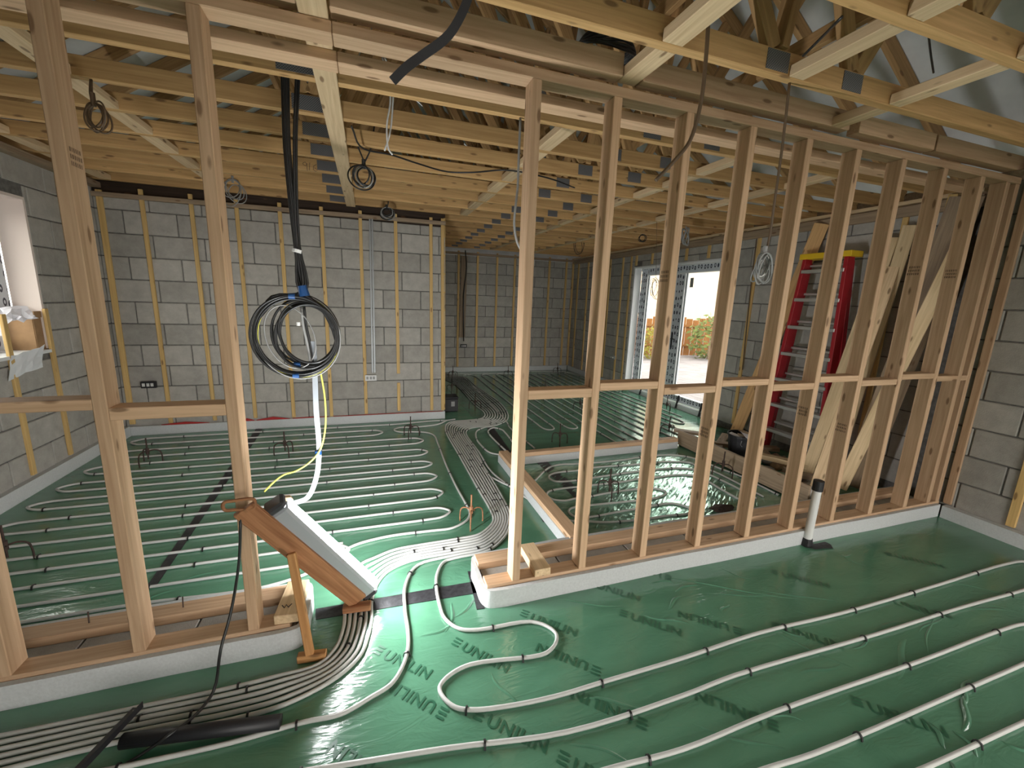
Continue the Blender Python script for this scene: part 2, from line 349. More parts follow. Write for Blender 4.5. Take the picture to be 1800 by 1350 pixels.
# ------------------------------------------------------------------ floor
T = {
    'BL': [(1.393, 8.075), (1.495, 7.454), (1.488, 6.009), (1.515, 5.607), (1.478, 5.403), (1.389, 5.278), (1.185, 5.237), (1.0, 5.222), (0.911, 5.137), (0.861, 4.975), (0.837, 4.752), (0.839, 4.113), (0.839, 3.273), (0.836, 2.975)],
    'BR': [(1.797, 8.266), (1.833, 7.301), (1.902, 6.191), (1.856, 5.605), (1.778, 5.285), (1.673, 5.084), (1.42, 4.906), (1.245, 4.918), (1.132, 4.87), (1.069, 4.746), (1.052, 4.576), (1.059, 4.063), (1.049, 3.255), (1.033, 2.995)],
    'CL': [(0.838, 2.771), (0.818, 2.683), (0.751, 2.596), (0.666, 2.536), (0.506, 2.522)],
    'CR': [(0.967, 2.737), (0.928, 2.62), (0.829, 2.456), (0.684, 2.339), (0.466, 2.317)],
    'DL': [(0.276, 2.516), (0.108, 2.503), (0.0, 2.455), (-0.087, 2.406), (-0.151, 2.223), (-0.157, 2.026), (-0.159, 1.913), (-0.189, 1.788), (-0.251, 1.721), (-0.42, 1.706), (-0.564, 1.7), (-0.852, 1.705), (-1.112, 1.71), (-1.287, 1.715), (-1.378, 1.719)],
    'DR': [(0.2, 2.361), (0.071, 2.3), (0.015, 2.226), (-0.014, 2.141), (-0.03, 2.05), (-0.031, 1.925), (-0.047, 1.822), (-0.08, 1.72), (-0.169, 1.632), (-0.349, 1.561), (-0.539, 1.55), (-0.798, 1.569), (-1.041, 1.573), (-1.199, 1.571), (-1.281, 1.57)],
    'P7': [(0.327, 2.332), (0.239, 2.309), (0.153, 2.152), (0.134, 1.947), (0.136, 1.812), (0.127, 1.699), (0.094, 1.603), (0.043, 1.532), (-0.04, 1.494), (-0.144, 1.456), (-0.278, 1.462), (-0.521, 1.456), (-0.746, 1.466), (-0.826, 1.47), (-1.006, 1.482)],
    'P8': [(0.428, 2.304), (0.392, 2.296), (0.334, 2.189), (0.314, 2.077), (0.31, 1.952), (0.32, 1.836), (0.375, 1.75), (0.462, 1.717), (0.722, 1.696), (0.794, 1.647), (0.821, 1.59), (0.804, 1.545), (0.753, 1.504), (0.699, 1.491), (0.382, 1.533), (0.284, 1.506), (0.236, 1.464), (0.238, 1.421), (0.279, 1.357), (0.341, 1.327), (0.458, 1.304), (0.673, 1.285), (0.924, 1.287), (1.324, 1.29), (1.8, 1.305), (2.38, 1.284), (3.204, 1.285), (3.922, 1.292), (4.098, 1.274), (4.148, 1.229), (3.999, 1.161), (3.807, 1.114), (3.664, 1.107), (3.096, 1.123), (2.381, 1.128), (1.489, 1.148), (1.192, 1.135), (0.663, 1.139), (0.23, 1.211), (-0.134, 1.263), (-0.277, 1.283)],
    'F3': [(0.597, 0.989), (0.775, 0.979), (1.043, 0.959), (1.49, 0.968), (2.399, 0.956), (3.077, 0.957), (3.249, 0.947), (3.367, 0.909), (3.277, 0.848), (3.076, 0.804), (2.869, 0.801), (2.398, 0.801), (1.497, 0.804), (1.308, 0.816), (1.144, 0.825)],
    'F5': [(1.708, 0.655), (1.853, 0.649), (2.447, 0.638), (2.645, 0.633)],
    'B1': [(1.056, 3.4), (1.109, 3.228), (1.196, 3.148), (1.296, 3.205), (1.388, 3.276), (1.521, 3.418), (1.657, 3.526), (1.79, 3.548), (1.906, 3.528), (2.476, 3.51), (2.695, 3.54), (3.03, 3.519), (3.167, 3.458), (3.241, 3.37), (3.272, 3.241), (3.301, 3.08), (3.355, 2.855), (3.352, 2.682), (3.348, 2.467)],
    'B2': [(2.926, 2.502), (2.928, 2.669), (2.94, 2.838), (2.94, 2.957), (2.9, 3.001), (2.734, 3.053), (2.491, 3.046), (2.335, 3.062), (2.159, 3.043), (1.858, 3.046), (1.691, 3.049), (1.452, 3.042), (1.383, 3.004), (1.363, 2.938), (1.388, 2.88), (1.472, 2.841), (1.582, 2.856), (1.743, 2.858), (1.84, 2.87), (2.176, 2.878), (2.33, 2.859), (2.399, 2.793), (2.382, 2.741), (2.316, 2.712), (2.202, 2.688), (2.048, 2.693), (1.839, 2.704), (1.63, 2.718), (1.514, 2.723), (1.446, 2.702), (1.418, 2.663), (1.421, 2.603), (1.464, 2.562), (1.537, 2.55), (1.82, 2.565), (1.953, 2.569), (2.102, 2.579), (2.319, 2.572), (2.387, 2.496), (2.389, 2.456), (2.342, 2.413), (2.284, 2.398), (2.136, 2.414), (1.971, 2.414), (1.696, 2.437), (1.57, 2.466), (1.475, 2.509), (1.361, 2.547), (1.242, 2.774), (1.166, 3.023), (1.145, 3.34), (1.081, 3.485)],
    'B3': [(3.18, 2.473), (3.189, 2.851), (3.176, 3.038), (3.125, 3.16), (3.113, 3.214), (3.101, 3.282), (2.83, 3.372), (2.754, 3.364), (2.424, 3.379), (2.07, 3.402), (1.88, 3.376), (1.618, 3.371), (1.539, 3.324), (1.522, 3.264), (1.543, 3.206), (1.589, 3.184), (1.764, 3.172), (1.99, 3.191), (2.443, 3.216), (2.66, 3.211), (2.77, 3.209), (2.908, 3.18), (3.011, 3.126), (3.054, 3.032), (3.075, 2.969), (3.095, 2.726), (3.098, 2.467)],
    'RET': [(0.937, 5.288), (0.778, 5.128), (0.552, 5.08), (0.319, 5.092), (0.253, 5.033), (0.27, 4.96), (0.338, 4.911), (0.479, 4.89), (0.598, 4.844), (0.677, 4.736), (0.683, 4.436), (0.672, 4.042), (0.666, 3.727), (0.67, 3.276), (0.681, 3.012), (0.683, 2.866), (0.668, 2.801), (0.626, 2.733), (0.51, 2.665), (0.375, 2.667), (0.147, 2.676), (0.011, 2.663), (-0.106, 2.633), (-0.179, 2.588), (-0.265, 2.496), (-0.364, 2.406), (-0.595, 2.334), (-1.149, 2.361), (-1.481, 2.376)],
    'LINE1': [(1.049, 5.319), (0.937, 5.288), (0.746, 5.3), (0.278, 5.243), (0.041, 5.243), (-1.412, 5.206), (-2.195, 5.211), (-2.313, 5.2)],
    'N0': [(1.426, 4.929), (1.323, 4.878), (1.207, 4.762), (1.136, 4.475), (1.133, 4.279), (1.171, 4.02), (1.262, 3.948), (1.388, 3.952)],
    'N1': [(1.68, 4.038), (1.667, 4.364), (1.65, 4.659), (1.654, 4.857), (1.682, 5.021), (1.734, 5.099), (1.798, 5.131)],
    'N2': [(1.349, 4.042), (1.331, 4.351), (1.325, 4.629), (1.356, 4.763), (1.445, 4.855), (1.522, 4.764), (1.528, 4.602), (1.518, 4.404), (1.492, 4.107), (1.469, 3.767)],
    'ALC': [(1.478, 8.665), (2.228, 8.632), (2.943, 8.582), (3.358, 8.74), (4.231, 8.64), (4.321, 8.479), (4.399, 7.907), (4.342, 7.102)],
}
XL, XRR, XRN, YB, XC, YA = -2.52, 4.50, 4.40, 5.46, 0.93, 9.00
floor = mesh_obj('floor', [(XL-0.2, -3.2, 0), (4.9, -3.2, 0), (4.9, 9.2, 0), (XL-0.2, 9.2, 0)], [(0, 1, 2, 3)], M_GREEN, origin=(0, 0, 0))
struct(floor, 'green plastic vapour membrane floor printed with dark lettering')
def crinkled(x0, x1, y0, y1, ang, du, dv, amp, seed):
    """creased sheet: long narrow facets, each tilted a little differently"""
    r = random.Random(seed); V = []; F = []; idx = {}
    c, s_ = math.cos(ang), math.sin(ang); cx, cy = (x0+x1)/2, (y0+y1)/2
    nu, nv = int(2.2/du), int(2.2/dv)
    for i in range(-nu//2, nu//2+1):
        for j in range(-nv//2, nv//2+1):
            u = i*du + r.uniform(-.35, .35)*du + (j % 2)*du*.5; v = j*dv + r.uniform(-.3, .3)*dv
            x, y = cx+u*c-v*s_, cy+u*s_+v*c
            if x < x0-.05 or x > x1+.05 or y < y0-.05 or y > y1+.05: continue
            idx[(i, j)] = len(V)
            V.append((min(max(x, x0), x1), min(max(y, y0), y1), .0012+r.uniform(0, amp)))
    for (i, j), a in idx.items():
        q = [idx.get(k) for k in ((i+1, j), (i+1, j+1), (i, j+1))]
        if None not in q: F += [(a, q[0], q[1]), (a, q[1], q[2])]
    return V, F
fv, ff = crinkled(1.24, 3.36, 2.26, 3.62, 0.55, .06, .017, .0034, 4)
foil = mesh_obj('foil_membrane', fv, ff, M_FOIL, floor, origin=(0, 0, 0.001))
foil['label'] = 'shiny wrinkled foil-like membrane inside the small room'
far_sheet = mesh_obj('far_membrane', [(1.30, 3.78, 0.0015), (4.52, 3.78, 0.0015), (4.52, 8.95, 0.0015), (1.30, 8.95, 0.0015)], [(0, 1, 2, 3)], M_FAR, floor, origin=(0, 0, 0.0015))
far_sheet['label'] = 'glossier taut membrane of the far room by the glazed doors'
def text_mesh(txt, size):
    cu = bpy.data.curves.new('lettering', 'FONT'); cu.body = txt; cu.size = size; cu.resolution_u = 3
    cu.offset = 0.0012; cu.space_character = 1.08
    ob = bpy.data.objects.new('lettering_tmp', cu); COL.objects.link(ob)
    dg = bpy.context.evaluated_depsgraph_get()
    me = bpy.data.meshes.new_from_object(ob.evaluated_get(dg))
    bpy.data.objects.remove(ob); bpy.data.curves.remove(cu)
    me.materials.clear(); me.materials.append(M_PRINT)
    return me
TXT = text_mesh('UNILIN', 0.072)
def bars_mesh():
    V = []; F = []
    for k in range(3):
        y = 0.004+k*0.019; b = len(V)
        V += [(-0.055, y, 0), (-0.018, y, 0), (-0.018, y+0.010, 0), (-0.055, y+0.010, 0)]; F.append((b, b+1, b+2, b+3))
    me = bpy.data.meshes.new('printed_mark'); me.from_pydata(V, [], F); me.materials.append(M_PRINT); return me
BARS = bars_mesh()
def print_at(x, y, deg):
    for me, nm in ((TXT, 'printed_lettering'), (BARS, 'printed_mark')):
        o = bpy.data.objects.new(nm, me); o.location = (x, y, 0.0022); o.rotation_euler = (0, 0, math.radians(deg)); link(o, floor)
for x, y, dg in ((0.355, 1.635, -47), (1.235, 1.575, -43), (1.185, 1.845, -44), (0.375, 1.262, -42), (0.955, 1.135, 137), (0.02, 1.20, 137),
                 (1.71, 1.40, 140), (0.01, 1.69, -43), (0.22, 1.40, 137), (0.90, 1.40, 137), (0.73, 1.72, -43), (1.65, 1.85, 137), (1.95, 1.28, -43), (2.35, 1.62, -43),
                 (1.45, 0.98, 137), (2.75, 1.25, -43), (0.62, 1.02, -43), (1.90, 0.86, -43), (-0.45, 1.16, -43), (3.3, 1.55, -43)):
    print_at(x, y, dg)

# raised folds of the loose plastic, catching the light
def fold(x, y, deg, L, w, h):
    V = []; F = []; n = 9; prof = (-1.0, -.45, 0.0, .45, 1.0)
    c, s = math.cos(math.radians(deg)), math.sin(math.radians(deg))
    for i in range(n+1):
        t = i/n; e = math.sin(math.pi*t)**.7; u = (t-.5)*L; wob = .012*math.sin(5*t+x*7)
        for q in prof:
            v = q*w*(.35+.65*e)+wob
            V.append((x+u*c-v*s, y+u*s+v*c, .0008+h*e*(1-q*q)**1.0))
    for i in range(n):
        for k in range(4): F.append((i*5+k, (i+1)*5+k, (i+1)*5+k+1, i*5+k+1))
    o = mesh_obj('membrane_fold', V, F, M_SHEET, floor, smooth=True); return o
M_SHEET = membrane('loose_membrane_fold', (0.080, 0.215, 0.132), (0.110, 0.275, 0.172), 0.10, 0.5, 0.002, 3.0, 9.0)
rf = random.Random(17)
for x, y, dg, L, w, h in ((1.55, 1.62, 20, .16, .010, .005), (1.42, 1.52, -35, .22, .008, .005), (1.70, 1.70, 5, .18, .009, .005), (1.78, 1.50, 30, .10, .008, .004), (1.60, 1.78, -20, .14, .008, .004),
                          (1.95, 1.62, -30, .75, .006, .004), (2.3, 1.45, -32, .5, .007, .003), (2.05, .72, 60, .12, .010, .008), (2.12, .66, 65, .10, .009, .007), (2.28, .74, 20, .24, .012, .009),
                          (2.42, .80, 15, .2, .010, .008), (1.95, .62, 70, .08, .008, .006), (2.5, .62, -40, .14, .012, .008), (2.3, .58, -60, .12, .010, .007), (2.35, 1.0, 22, .35, .014, .003), (.9, 1.2, -25, .25, .008, .003),
                          (.45, 1.9, 35, .2, .010, .004), (.35, 1.85, 70, .2, .010, .004), (.28, 1.78, 15, .18, .010, .004), (-.75, 2.3, 25, .18, .010, .005), (-.95, 2.55, 20, .2, .010, .005), (-1.1, 2.42, 25, .22, .010, .005)):
    fold(x, y, dg, L, w, h)
for k in range(26):
    fold(rf.uniform(.2, 3.6), rf.uniform(.75, 1.75), rf.gauss(-32, 22), rf.uniform(.12, .4), rf.uniform(.005, .010), rf.uniform(.002, .004))

# ------------------------------------------------------------------ walls of concrete block
BL, BH, J = 0.44, 0.215, 0.010
def wall(name, along, c0, c1, face, normal, z0, z1, label, openings=(), thick=0.16, blocks=None, zero=0.0):
    """along: 'x' or 'y'; face: coordinate of the block face; normal: +1/-1 side the face looks to; openings (a0,a1,z0,z1)"""
    rects = [(c0, c1, z0, z1)]
    for (a0, a1, b0, b1) in openings:
        nr = []
        for (p0, p1, q0, q1) in rects:
            i0, i1, j0, j1 = max(p0, a0), min(p1, a1), max(q0, b0), min(q1, b1)
            if i0 >= i1 or j0 >= j1: nr.append((p0, p1, q0, q1)); continue
            if i0 > p0: nr.append((p0, i0, q0, q1))
            if i1 < p1: nr.append((i1, p1, q0, q1))
            if j0 > q0: nr.append((i0, i1, q0, j0))
            if j1 < q1: nr.append((i0, i1, j1, q1))
        rects = nr
    V = []; F = []
    f0 = face - normal*0.008; f1 = face - normal*thick
    lo, hi = min(f0, f1), max(f0, f1)
    for (p0, p1, q0, q1) in rects:
        b = len(V)
        for s in (lo, hi):
            for (u, w) in ((p0, q0), (p1, q0), (p1, q1), (p0, q1)):
                V.append((u, s, w) if along == 'x' else (s, u, w))
        F += [tuple(b+i for i in q) for q in ((0, 1, 2, 3), (4, 7, 6, 5), (0, 4, 5, 1), (1, 5, 6, 2), (2, 6, 7, 3), (3, 7, 4, 0))]
    w = mesh_obj(name, V, F, M_MORTAR, origin=((c0+c1)/2, face, z0) if along == 'x' else (face, (c0+c1)/2, z0))
    struct(w, label)
    if not blocks: return w
    r0, r1 = blocks
    row = 0; z = zero
    while z < z1 - 0.03:
        h = min(BH, z1 - z)
        u = r0 - (0.225 if row % 2 else 0.0)
        while u < r1 - 0.012:
            a, b_ = max(u, r0), min(u+BL, r1)
            pieces = [(a, b_, max(z, z0), z+h)]
            for (a0, a1, b0, b1) in openings:
                np_ = []
                for (p0, p1, q0, q1) in pieces:
                    if min(p1, a1) - max(p0, a0) <= 0 or min(q1, b1) - max(q0, b0) <= 0: np_.append((p0, p1, q0, q1)); continue
                    if p0 < a0: np_.append((p0, a0, q0, q1))
                    elif p1 > a1: np_.append((a1, p1, q0, q1))
                    else:
                        if q0 < b0 - 0.03: np_.append((p0, p1, q0, b0))
                        if q1 > b1 + 0.03: np_.append((p0, p1, b1, q1))
                pieces = np_
            for (p0, p1, q0, q1) in pieces:
                if p1-p0 < 0.012 or q1-q0 < 0.02: continue
                proud = random.choice((0.0, 0.001, 0.002, 0.003))
                f = face + normal*proud
                g = face - normal*0.04
                lo2, hi2 = min(f, g), max(f, g)
                lx, ly = p1-p0, hi2-lo2
                me = boxm(round(lx, 3), round(ly, 3), round(q1-q0, 3), 0.005, M_BLOCK) if along == 'x' else boxm(round(ly, 3), round(lx, 3), round(q1-q0, 3), 0.005, M_BLOCK)
                o = bpy.data.objects.new('concrete_block', me)
                o.location = ((p0+p1)/2, (lo2+hi2)/2, (q0+q1)/2) if along == 'x' else ((lo2+hi2)/2, (p0+p1)/2, (q0+q1)/2)
                link(o, w)
            u += BL + J
        z += BH + J; row += 1
    return w
Z0 = 0.0
wall_back = wall('wall_back', 'x', XL-0.2, XC, YB, -1, 0, 2.44, 'grey concrete block wall facing the camera with vertical battens', blocks=(XL, XC), zero=0.085)
wall_alcove = wall('wall_alcove', 'x', 0.6, 4.9, YA, -1, 0, 2.46, 'dim far block wall of the alcove beyond the corner', blocks=(1.3, XRR), zero=0.085)
wall_left = wall('wall_left', 'y', -3.2, 9.2, XL, 1, 0, 2.56, 'left block wall with window opening', openings=((3.25, 4.535, 1.05, 2.24),), blocks=(2.1, YB), zero=0.085)
wall_right = wall('wall_right', 'y', 2.0, 9.2, XRR, -1, 0, 2.46, 'right block wall with glazed doors, ladder leaning on it', openings=((4.45, 6.64, -0.01, 2.24),), blocks=(2.15, YA), zero=0.085)
wall_near = wall('wall_right_near', 'y', -3.2, 2.0, XRN, -1, 0, 2.56, 'block wall at the right edge beside the stud partition', openings=((-1.7, 0.2, 0.9, 2.2),), blocks=(0.45, 2.0), zero=0.085)
wall_side = wall('wall_alcove_side', 'y', YB+.18, YA, XC-0.02, 1, 0, 2.46, 'side wall of the alcove hidden behind the corner')
wall_front = wall('wall_front', 'x', XL-0.2, 4.9, -3.0, 1, 0, 2.56, 'block wall behind the camera with an opening added for daylight', openings=((-0.2, 3.9, 0.0, 2.3),))  # unseen opening, its width set for the daylight in the near room

def batten(w, p0, p1, wd=0.038, th=0.022, face=(0, -1, 0), mat=None):
    return timber('batten', p0, p1, wd, th, mat or M_BATTEN, w, up=face)
# back wall battens
for x0, x1, zb in ((-2.143, -2.136, .113), (-1.727, -1.718, .12), (-1.32, -1.311, .125), (-0.91, -0.908, .11), (-0.493, -0.489, .09), (-0.08, -0.084, .11), (0.314, 0.319, .13), (0.731, 0.74, .116), (0.872, 0.884, .109)):
    if abs(x0-0.314) < 0.01:   # this one has a gap near the socket
        batten(wall_back, (x0+.02, YB-0.012, 2.54), (x1+.02, YB-0.012, 0.62)); batten(wall_back, (x1+.02, YB-0.012, 0.50), (x1+.02, YB-0.012, zb))
    else:
        batten(wall_back, (x0+.02, YB-0.012, 2.54), (x1+.02, YB-0.012, zb))
batten(wall_back, (-2.46, YB-0.012, 2.5), (-2.46, YB-0.012, .12), wd=0.05)
batten(wall_back, (0.915, YB+0.03, 2.55), (0.925, YB+0.03, 0.11), wd=0.06, th=0.03, face=(1, 0, 0))
timber('head_batten', (XL, YB-0.008, 2.458), (XC, YB-0.008, 2.485), 0.045, 0.045, M_OLD, wall_back)
box('gap_shade_strip', (XL, XC), (YB+.02, YB+.10), (2.44, 2.62), M_GAPSHADE, wall_back)  # dark strip added in place of the shade in the gap over the wall
for x in (1.815, 2.225, 2.655, 3.06, 3.46, 3.88, 4.30, 4.47):
    batten(wall_alcove, (x, YA-0.012, 2.55), (x-.005, YA-0.012, 0.11), wd=0.045)
timber('head_batten', (XC, YA-0.02, 2.50), (XRR, YA-0.02, 2.50), 0.05, 0.045, M_OLD, wall_alcove)
for y in (2.6, 4.08, 7.42, 7.85, 8.3, 8.75):
    batten(wall_right, (XRR-0.012, y, 2.50), (XRR-0.012, y, 0.11), face=(-1, 0, 0), wd=0.045)
for y in (4.88, 5.32, 6.13, 6.57):
    batten(wall_right, (XRR-0.012, y, 2.52), (XRR-0.012, y, 2.26), face=(-1, 0, 0), wd=0.045)
batten(wall_right, (XRR-0.012, 6.72, 2.50), (XRR-0.012, 6.72, 0.11), face=(-1, 0, 0)); batten(wall_right, (XRR-0.012, 6.98, 2.50), (XRR-0.012, 6.98, 0.11), face=(-1, 0, 0))
timber('head_batten', (XRR-0.02, 2.1, 2.475), (XRR-0.02, 9.0, 2.475), 0.04, 0.09, M_OLD, wall_right)
timber('head_batten', (XRR-0.03, 2.1, 2.545), (XRR-0.03, 9.0, 2.545), 0.06, 0.03, M_PALE, wall_right)
for y in (1.835, 1.475, 0.95, 0.4):
    batten(wall_near, (XRN-0.012, y, 2.55), (XRN-0.012, y, 0.11), face=(-1, 0, 0), wd=0.05, mat=M_STUD if y > 1.5 else None)
# left wall battens (the two under the window stop in front of its opening)
for y, zt in ((4.08, 1.36), (4.52, 1.385), (2.7, 2.5), (3.1, 2.5), (3.6, 1.36), (4.95, 2.5)):
    batten(wall_left, (XL+0.012, y, zt), (XL+0.012, y, 0.125), face=(1, 0, 0), wd=0.04)
timber('wall_plate', (XL+0.03, 2.0, 2.545), (XL+0.03, 5.46, 2.545), 0.10, 0.05, M_OLD, wall_left)

# ------------------------------------------------------------------ white foam upstands round the floor
def foam_path(name, pts, label, th=0.028, h=0.10, n=1):
    P = catmull([Vector((p[0], p[1], h/2)) for p in pts], n)
    V, F = sweep(P, [(-th/2, -h/2), (th/2, -h/2), (th/2, h/2), (-th/2, h/2)])
    o = mesh_obj(name, V, F, M_EPS, origin=(pts[0][0], pts[0][1], 0))
    return tag(o, label, 'insulation')
foam_path('foam_upstand', [(XL+.02, YB-.035), (XC, YB-.035)], 'white foam strip along the foot of the battened back wall', h=0.10)
foam_path('foam_upstand', [(XL+.025, 2.2), (XL+.025, YB-.06)], 'white foam strip along the foot of the left wall', th=0.05, h=0.11)
foam_path('foam_upstand', [(XC+.05, YA-.04), (XRR-.06, YA-.04)], 'white foam strip at the foot of the far alcove wall', h=0.10)
foam_path('foam_upstand', [(XRR-.03, YA-.06), (XRR-.03, 6.66)], 'white foam strip on the right wall beyond the glazed doors', h=0.10)
foam_path('foam_upstand', [(XRN-.04, 1.835), (XRN-.04, 1.2), (XRN-.04, 0.2), (XRN-.04, -0.6)], 'white foam strip along the right edge of the near floor', th=0.06, h=0.10)

# red damp proof strip peeping out above the back wall foam
dpc = empty('damp_proof_strip', (-0.6, YB-.033, 0.10), 'thin red plastic strip showing above the back wall foam', 'plastic strip')
for a, b_, hh in ((-2.2, -1.75, 0.025), (-1.45, -1.30, 0.03), (-1.28, -0.93, 0.035), (-0.9, -0.5, 0.012), (-0.45, 0.9, 0.007)):
    mesh_obj('strip_piece', [(a, YB-.036, 0.10), (b_, YB-.036, 0.10), (b_, YB-.03, 0.104), ((a+b_)/2, YB-.03, 0.10+hh), (a, YB-.03, 0.106)], [(0, 1, 2, 3, 4)], M_DPC, dpc)

# ------------------------------------------------------------------ roof: trusses, noggins, felt
ZC = 2.585
ceiling = empty('ceiling', (1.0, 2.0, ZC)); struct(ceiling, 'open timber roof trusses with grey felt above')
APX, APZ = 1.0, ZC+2.62
EL, ER = -2.85, 4.85
NL, NR = -0.27, 2.14
TY = [0.30, 0.72, 1.14, 1.568, 2.416, 2.857, 3.273, 3.69, 4.11, 4.53, 4.95, 5.37, 5.79, 6.21, 6.63, 7.05, 7.47, 7.89, 8.31, 8.73]
MLX, MRX = -0.92, 2.92
def rz(x):
    return ZC + 0.05 + (APZ-ZC-0.05)*(1-abs(x-APX)/(ER-APX))
def truss(y, full=True):
    t = empty('roof_truss', (APX, y+.0225, ZC), parent=ceiling)
    yc = y + 0.0225
    timber('bottom_chord', (EL, yc, ZC+.0475), (ER, yc, ZC+.0475), 0.045, 0.095, M_CHORD, t)
    timber('rafter', (EL, yc, rz(EL)+.06), (APX, yc, APZ+.06), 0.042, 0.10, M_WEB, t)
    timber('rafter', (APX, yc, APZ+.06), (ER, yc, rz(ER)+.06), 0.042, 0.10, M_WEB, t)
    if full:
        for (a, b) in (((NL, ZC+.10), (APX-.06, APZ)), ((NL-.03, ZC+.10), (MLX, rz(MLX))), ((NR, ZC+.10), (APX+.06, APZ)), ((NR+.03, ZC+.10), (MRX, rz(MRX))), ((1.66, ZC+.10), (0.62, ZC+1.75)), ((1.70, ZC+.10), (1.98, rz(1.98)))):
            timber('web', (a[0], yc, a[1]), (b[0], yc, b[1]), 0.040, 0.072, M_WEB, t, up=(0, 0, 1))
    xs = (NL, 1.68, NR) if y > 1.3 else ()
    for x in xs:
        lx = 0.20 if x == NL else 0.125
        box('nail_plate', (x-lx/2, x+lx/2), (y-0.0025, y+0.0005), (ZC+.012, ZC+.088), M_PLATE, t)
    return t
for i, y in enumerate(TY): truss(y)
# extra bracing webs crossing between trusses (longitudinal binders on the webs)
for x, z in ((MLX+.25, 3.3), (1.75, 3.35), (2.45, 3.1)):
    timber('binder', (x, 0.2, z), (x, 9.0, z), 0.04, 0.09, M_WEB, ceiling)
# ridge side felt
V = [(EL-.1, -3.3, rz(EL-.1)+.125), (APX, -3.3, APZ+.125), (APX, 9.3, APZ+.125), (EL-.1, 9.3, rz(EL-.1)+.125), (ER+.1, -3.3, rz(ER+.1)+.125), (ER+.1, 9.3, rz(ER+.1)+.125)]
mesh_obj('roof_felt', V, [(0, 1, 2, 3), (1, 4, 5, 2)], M_FELT, ceiling)
for yg, nm in ((9.28, 'gable_panel'), (-3.28, 'gable_panel')):
    mesh_obj(nm, [(EL-.1, yg, 2.4), (ER+.1, yg, 2.4), (ER+.1, yg, rz(ER+.1)+.12), (APX, yg, APZ+.12), (EL-.1, yg, rz(EL-.1)+.12)], [(0, 1, 2, 3, 4)], M_FELT, ceiling)
for xe in (EL-.05, ER+.05):
    mesh_obj('eaves_light_stop', [(xe, -3.3, 2.2), (xe, 9.3, 2.2), (xe, 9.3, 2.80), (xe, -3.3, 2.80)], [(0, 1, 2, 3)], M_OLD, ceiling)  # unseen panels, added to stop sky light leaking in at the eaves
# flat noggins between the chords
for x, ya, yb_, w in ((1.15, 0.7, 5.4, 0.095), (-1.37, 2.0, 5.4, 0.095), (2.45, 0.3, 9.0, 0.08), (3.35, 2.0, 9.0, 0.08), (-2.35, 2.0, 5.4, 0.09), ((1.801, 1.250, 2.585)[0], 0.3, 1.6, 0.085)):
    ys = [y for y in TY if ya <= y <= yb_]
    for a, b_ in zip(ys[:-1], ys[1:]):
        if a < 1.6 and b_ > 2.3:
            timber('noggin', (x, a+.045, ZC+.024), (x, 1.90, ZC+.024), w, 0.045, M_PALE, ceiling); continue
        j = random.uniform(-.012, .012)
        timber('noggin', (x+j, a+.046, ZC+.024), (x+j, b_-.001, ZC+.024), w, 0.045, M_PALE, ceiling)
# flat board under the chords through the middle
timber('binder', (-0.155, 0.9, ZC-.0115), (-0.155, 5.40, ZC-.0115), 0.098, 0.021, M_PALE, ceiling)
# blocking above the front head plate (broken by the noggins)
for a, b_ in ((-2.5, -0.21), (-0.10, 1.10), (1.205, 2.55), (2.63, 3.30), (3.32, 4.38)):
    timber('blocking', (a, 1.875, ZC+.047), (b_, 1.875, ZC+.047), 0.072, 0.092, M_STUD, ceiling)
box('ceiling_end_board', (4.2, 4.3), (1.3, 2.2), (ZC-.02, ZC+.0), M_OLD, ceiling)

# ------------------------------------------------------------------ twin stud partition
part = empty('stud_partition', (1.0, 2.0, 0)); tag(part, 'pine stud partition with door gap, noggins and twin sole plates', 'partition')
FY0, FY1, RY0, RY1 = 1.872, 1.962, 2.072, 2.165
SZ0, SZ1, HZ0, HZ1 = 0.076, 0.120, 2.520, 2.563
for a, b_ in ((-2.5, -0.38), (0.548, 4.36)):
    timber('sole_plate', (a, (FY0+FY1)/2, (SZ0+SZ1)/2), (b_, (FY0+FY1)/2, (SZ0+SZ1)/2), FY1-FY0, SZ1-SZ0, M_STUD, part)
for a, b_ in ((-2.5, -0.36), (0.548, 4.36)):
    timber('sole_plate', (a, (RY0+RY1)/2, (SZ0+SZ1)/2), (b_, (RY0+RY1)/2, (SZ0+SZ1)/2), RY1-RY0, SZ1-SZ0, M_STUD, part)
for a, b_ in ((-2.5, -0.098), (-0.096, 4.36)):
    timber('head_plate', (a, (FY0+FY1)/2, (HZ0+HZ1)/2), (b_, (FY0+FY1)/2, (HZ0+HZ1)/2), FY1-FY0, HZ1-HZ0, M_STUD, part)
for a, b_ in ((-2.5, -0.092), (-0.09, 4.36)):
    timber('head_plate', (a, 2.122, (HZ0+HZ1)/2), (b_, 2.122, (HZ0+HZ1)/2), 0.095, HZ1-HZ0, M_STUD, part)
SX = [-2.47, -1.77, -1.377, -0.957, -0.545, 0.686, 1.084, 1.490, 1.894, 2.297, 2.690, 3.093, 3.500, 3.904, 4.195, 4.31]
def stamp(parent, o):
    V = []; F = []; random.seed(hash(round(o[0]*100)) % 1000)
    for r in range(3):
        u = -0.03
        while u < 0.03:
            wv = random.uniform(0.004, 0.009); b = len(V)
            V += [(o[0], o[1]+u, o[2]+r*0.022), (o[0], o[1]+u+wv, o[2]+r*0.022), (o[0], o[1]+u+wv, o[2]+r*0.022+0.014), (o[0], o[1]+u, o[2]+r*0.022+0.014)]
            F.append((b, b+1, b+2, b+3)); u += wv+0.004
    return mesh_obj('grade_stamp', V, F, M_STAMP, parent)
M_STAMP = plain('ink_stamp', (0.20, 0.125, 0.075), 0.7)
studs = {}
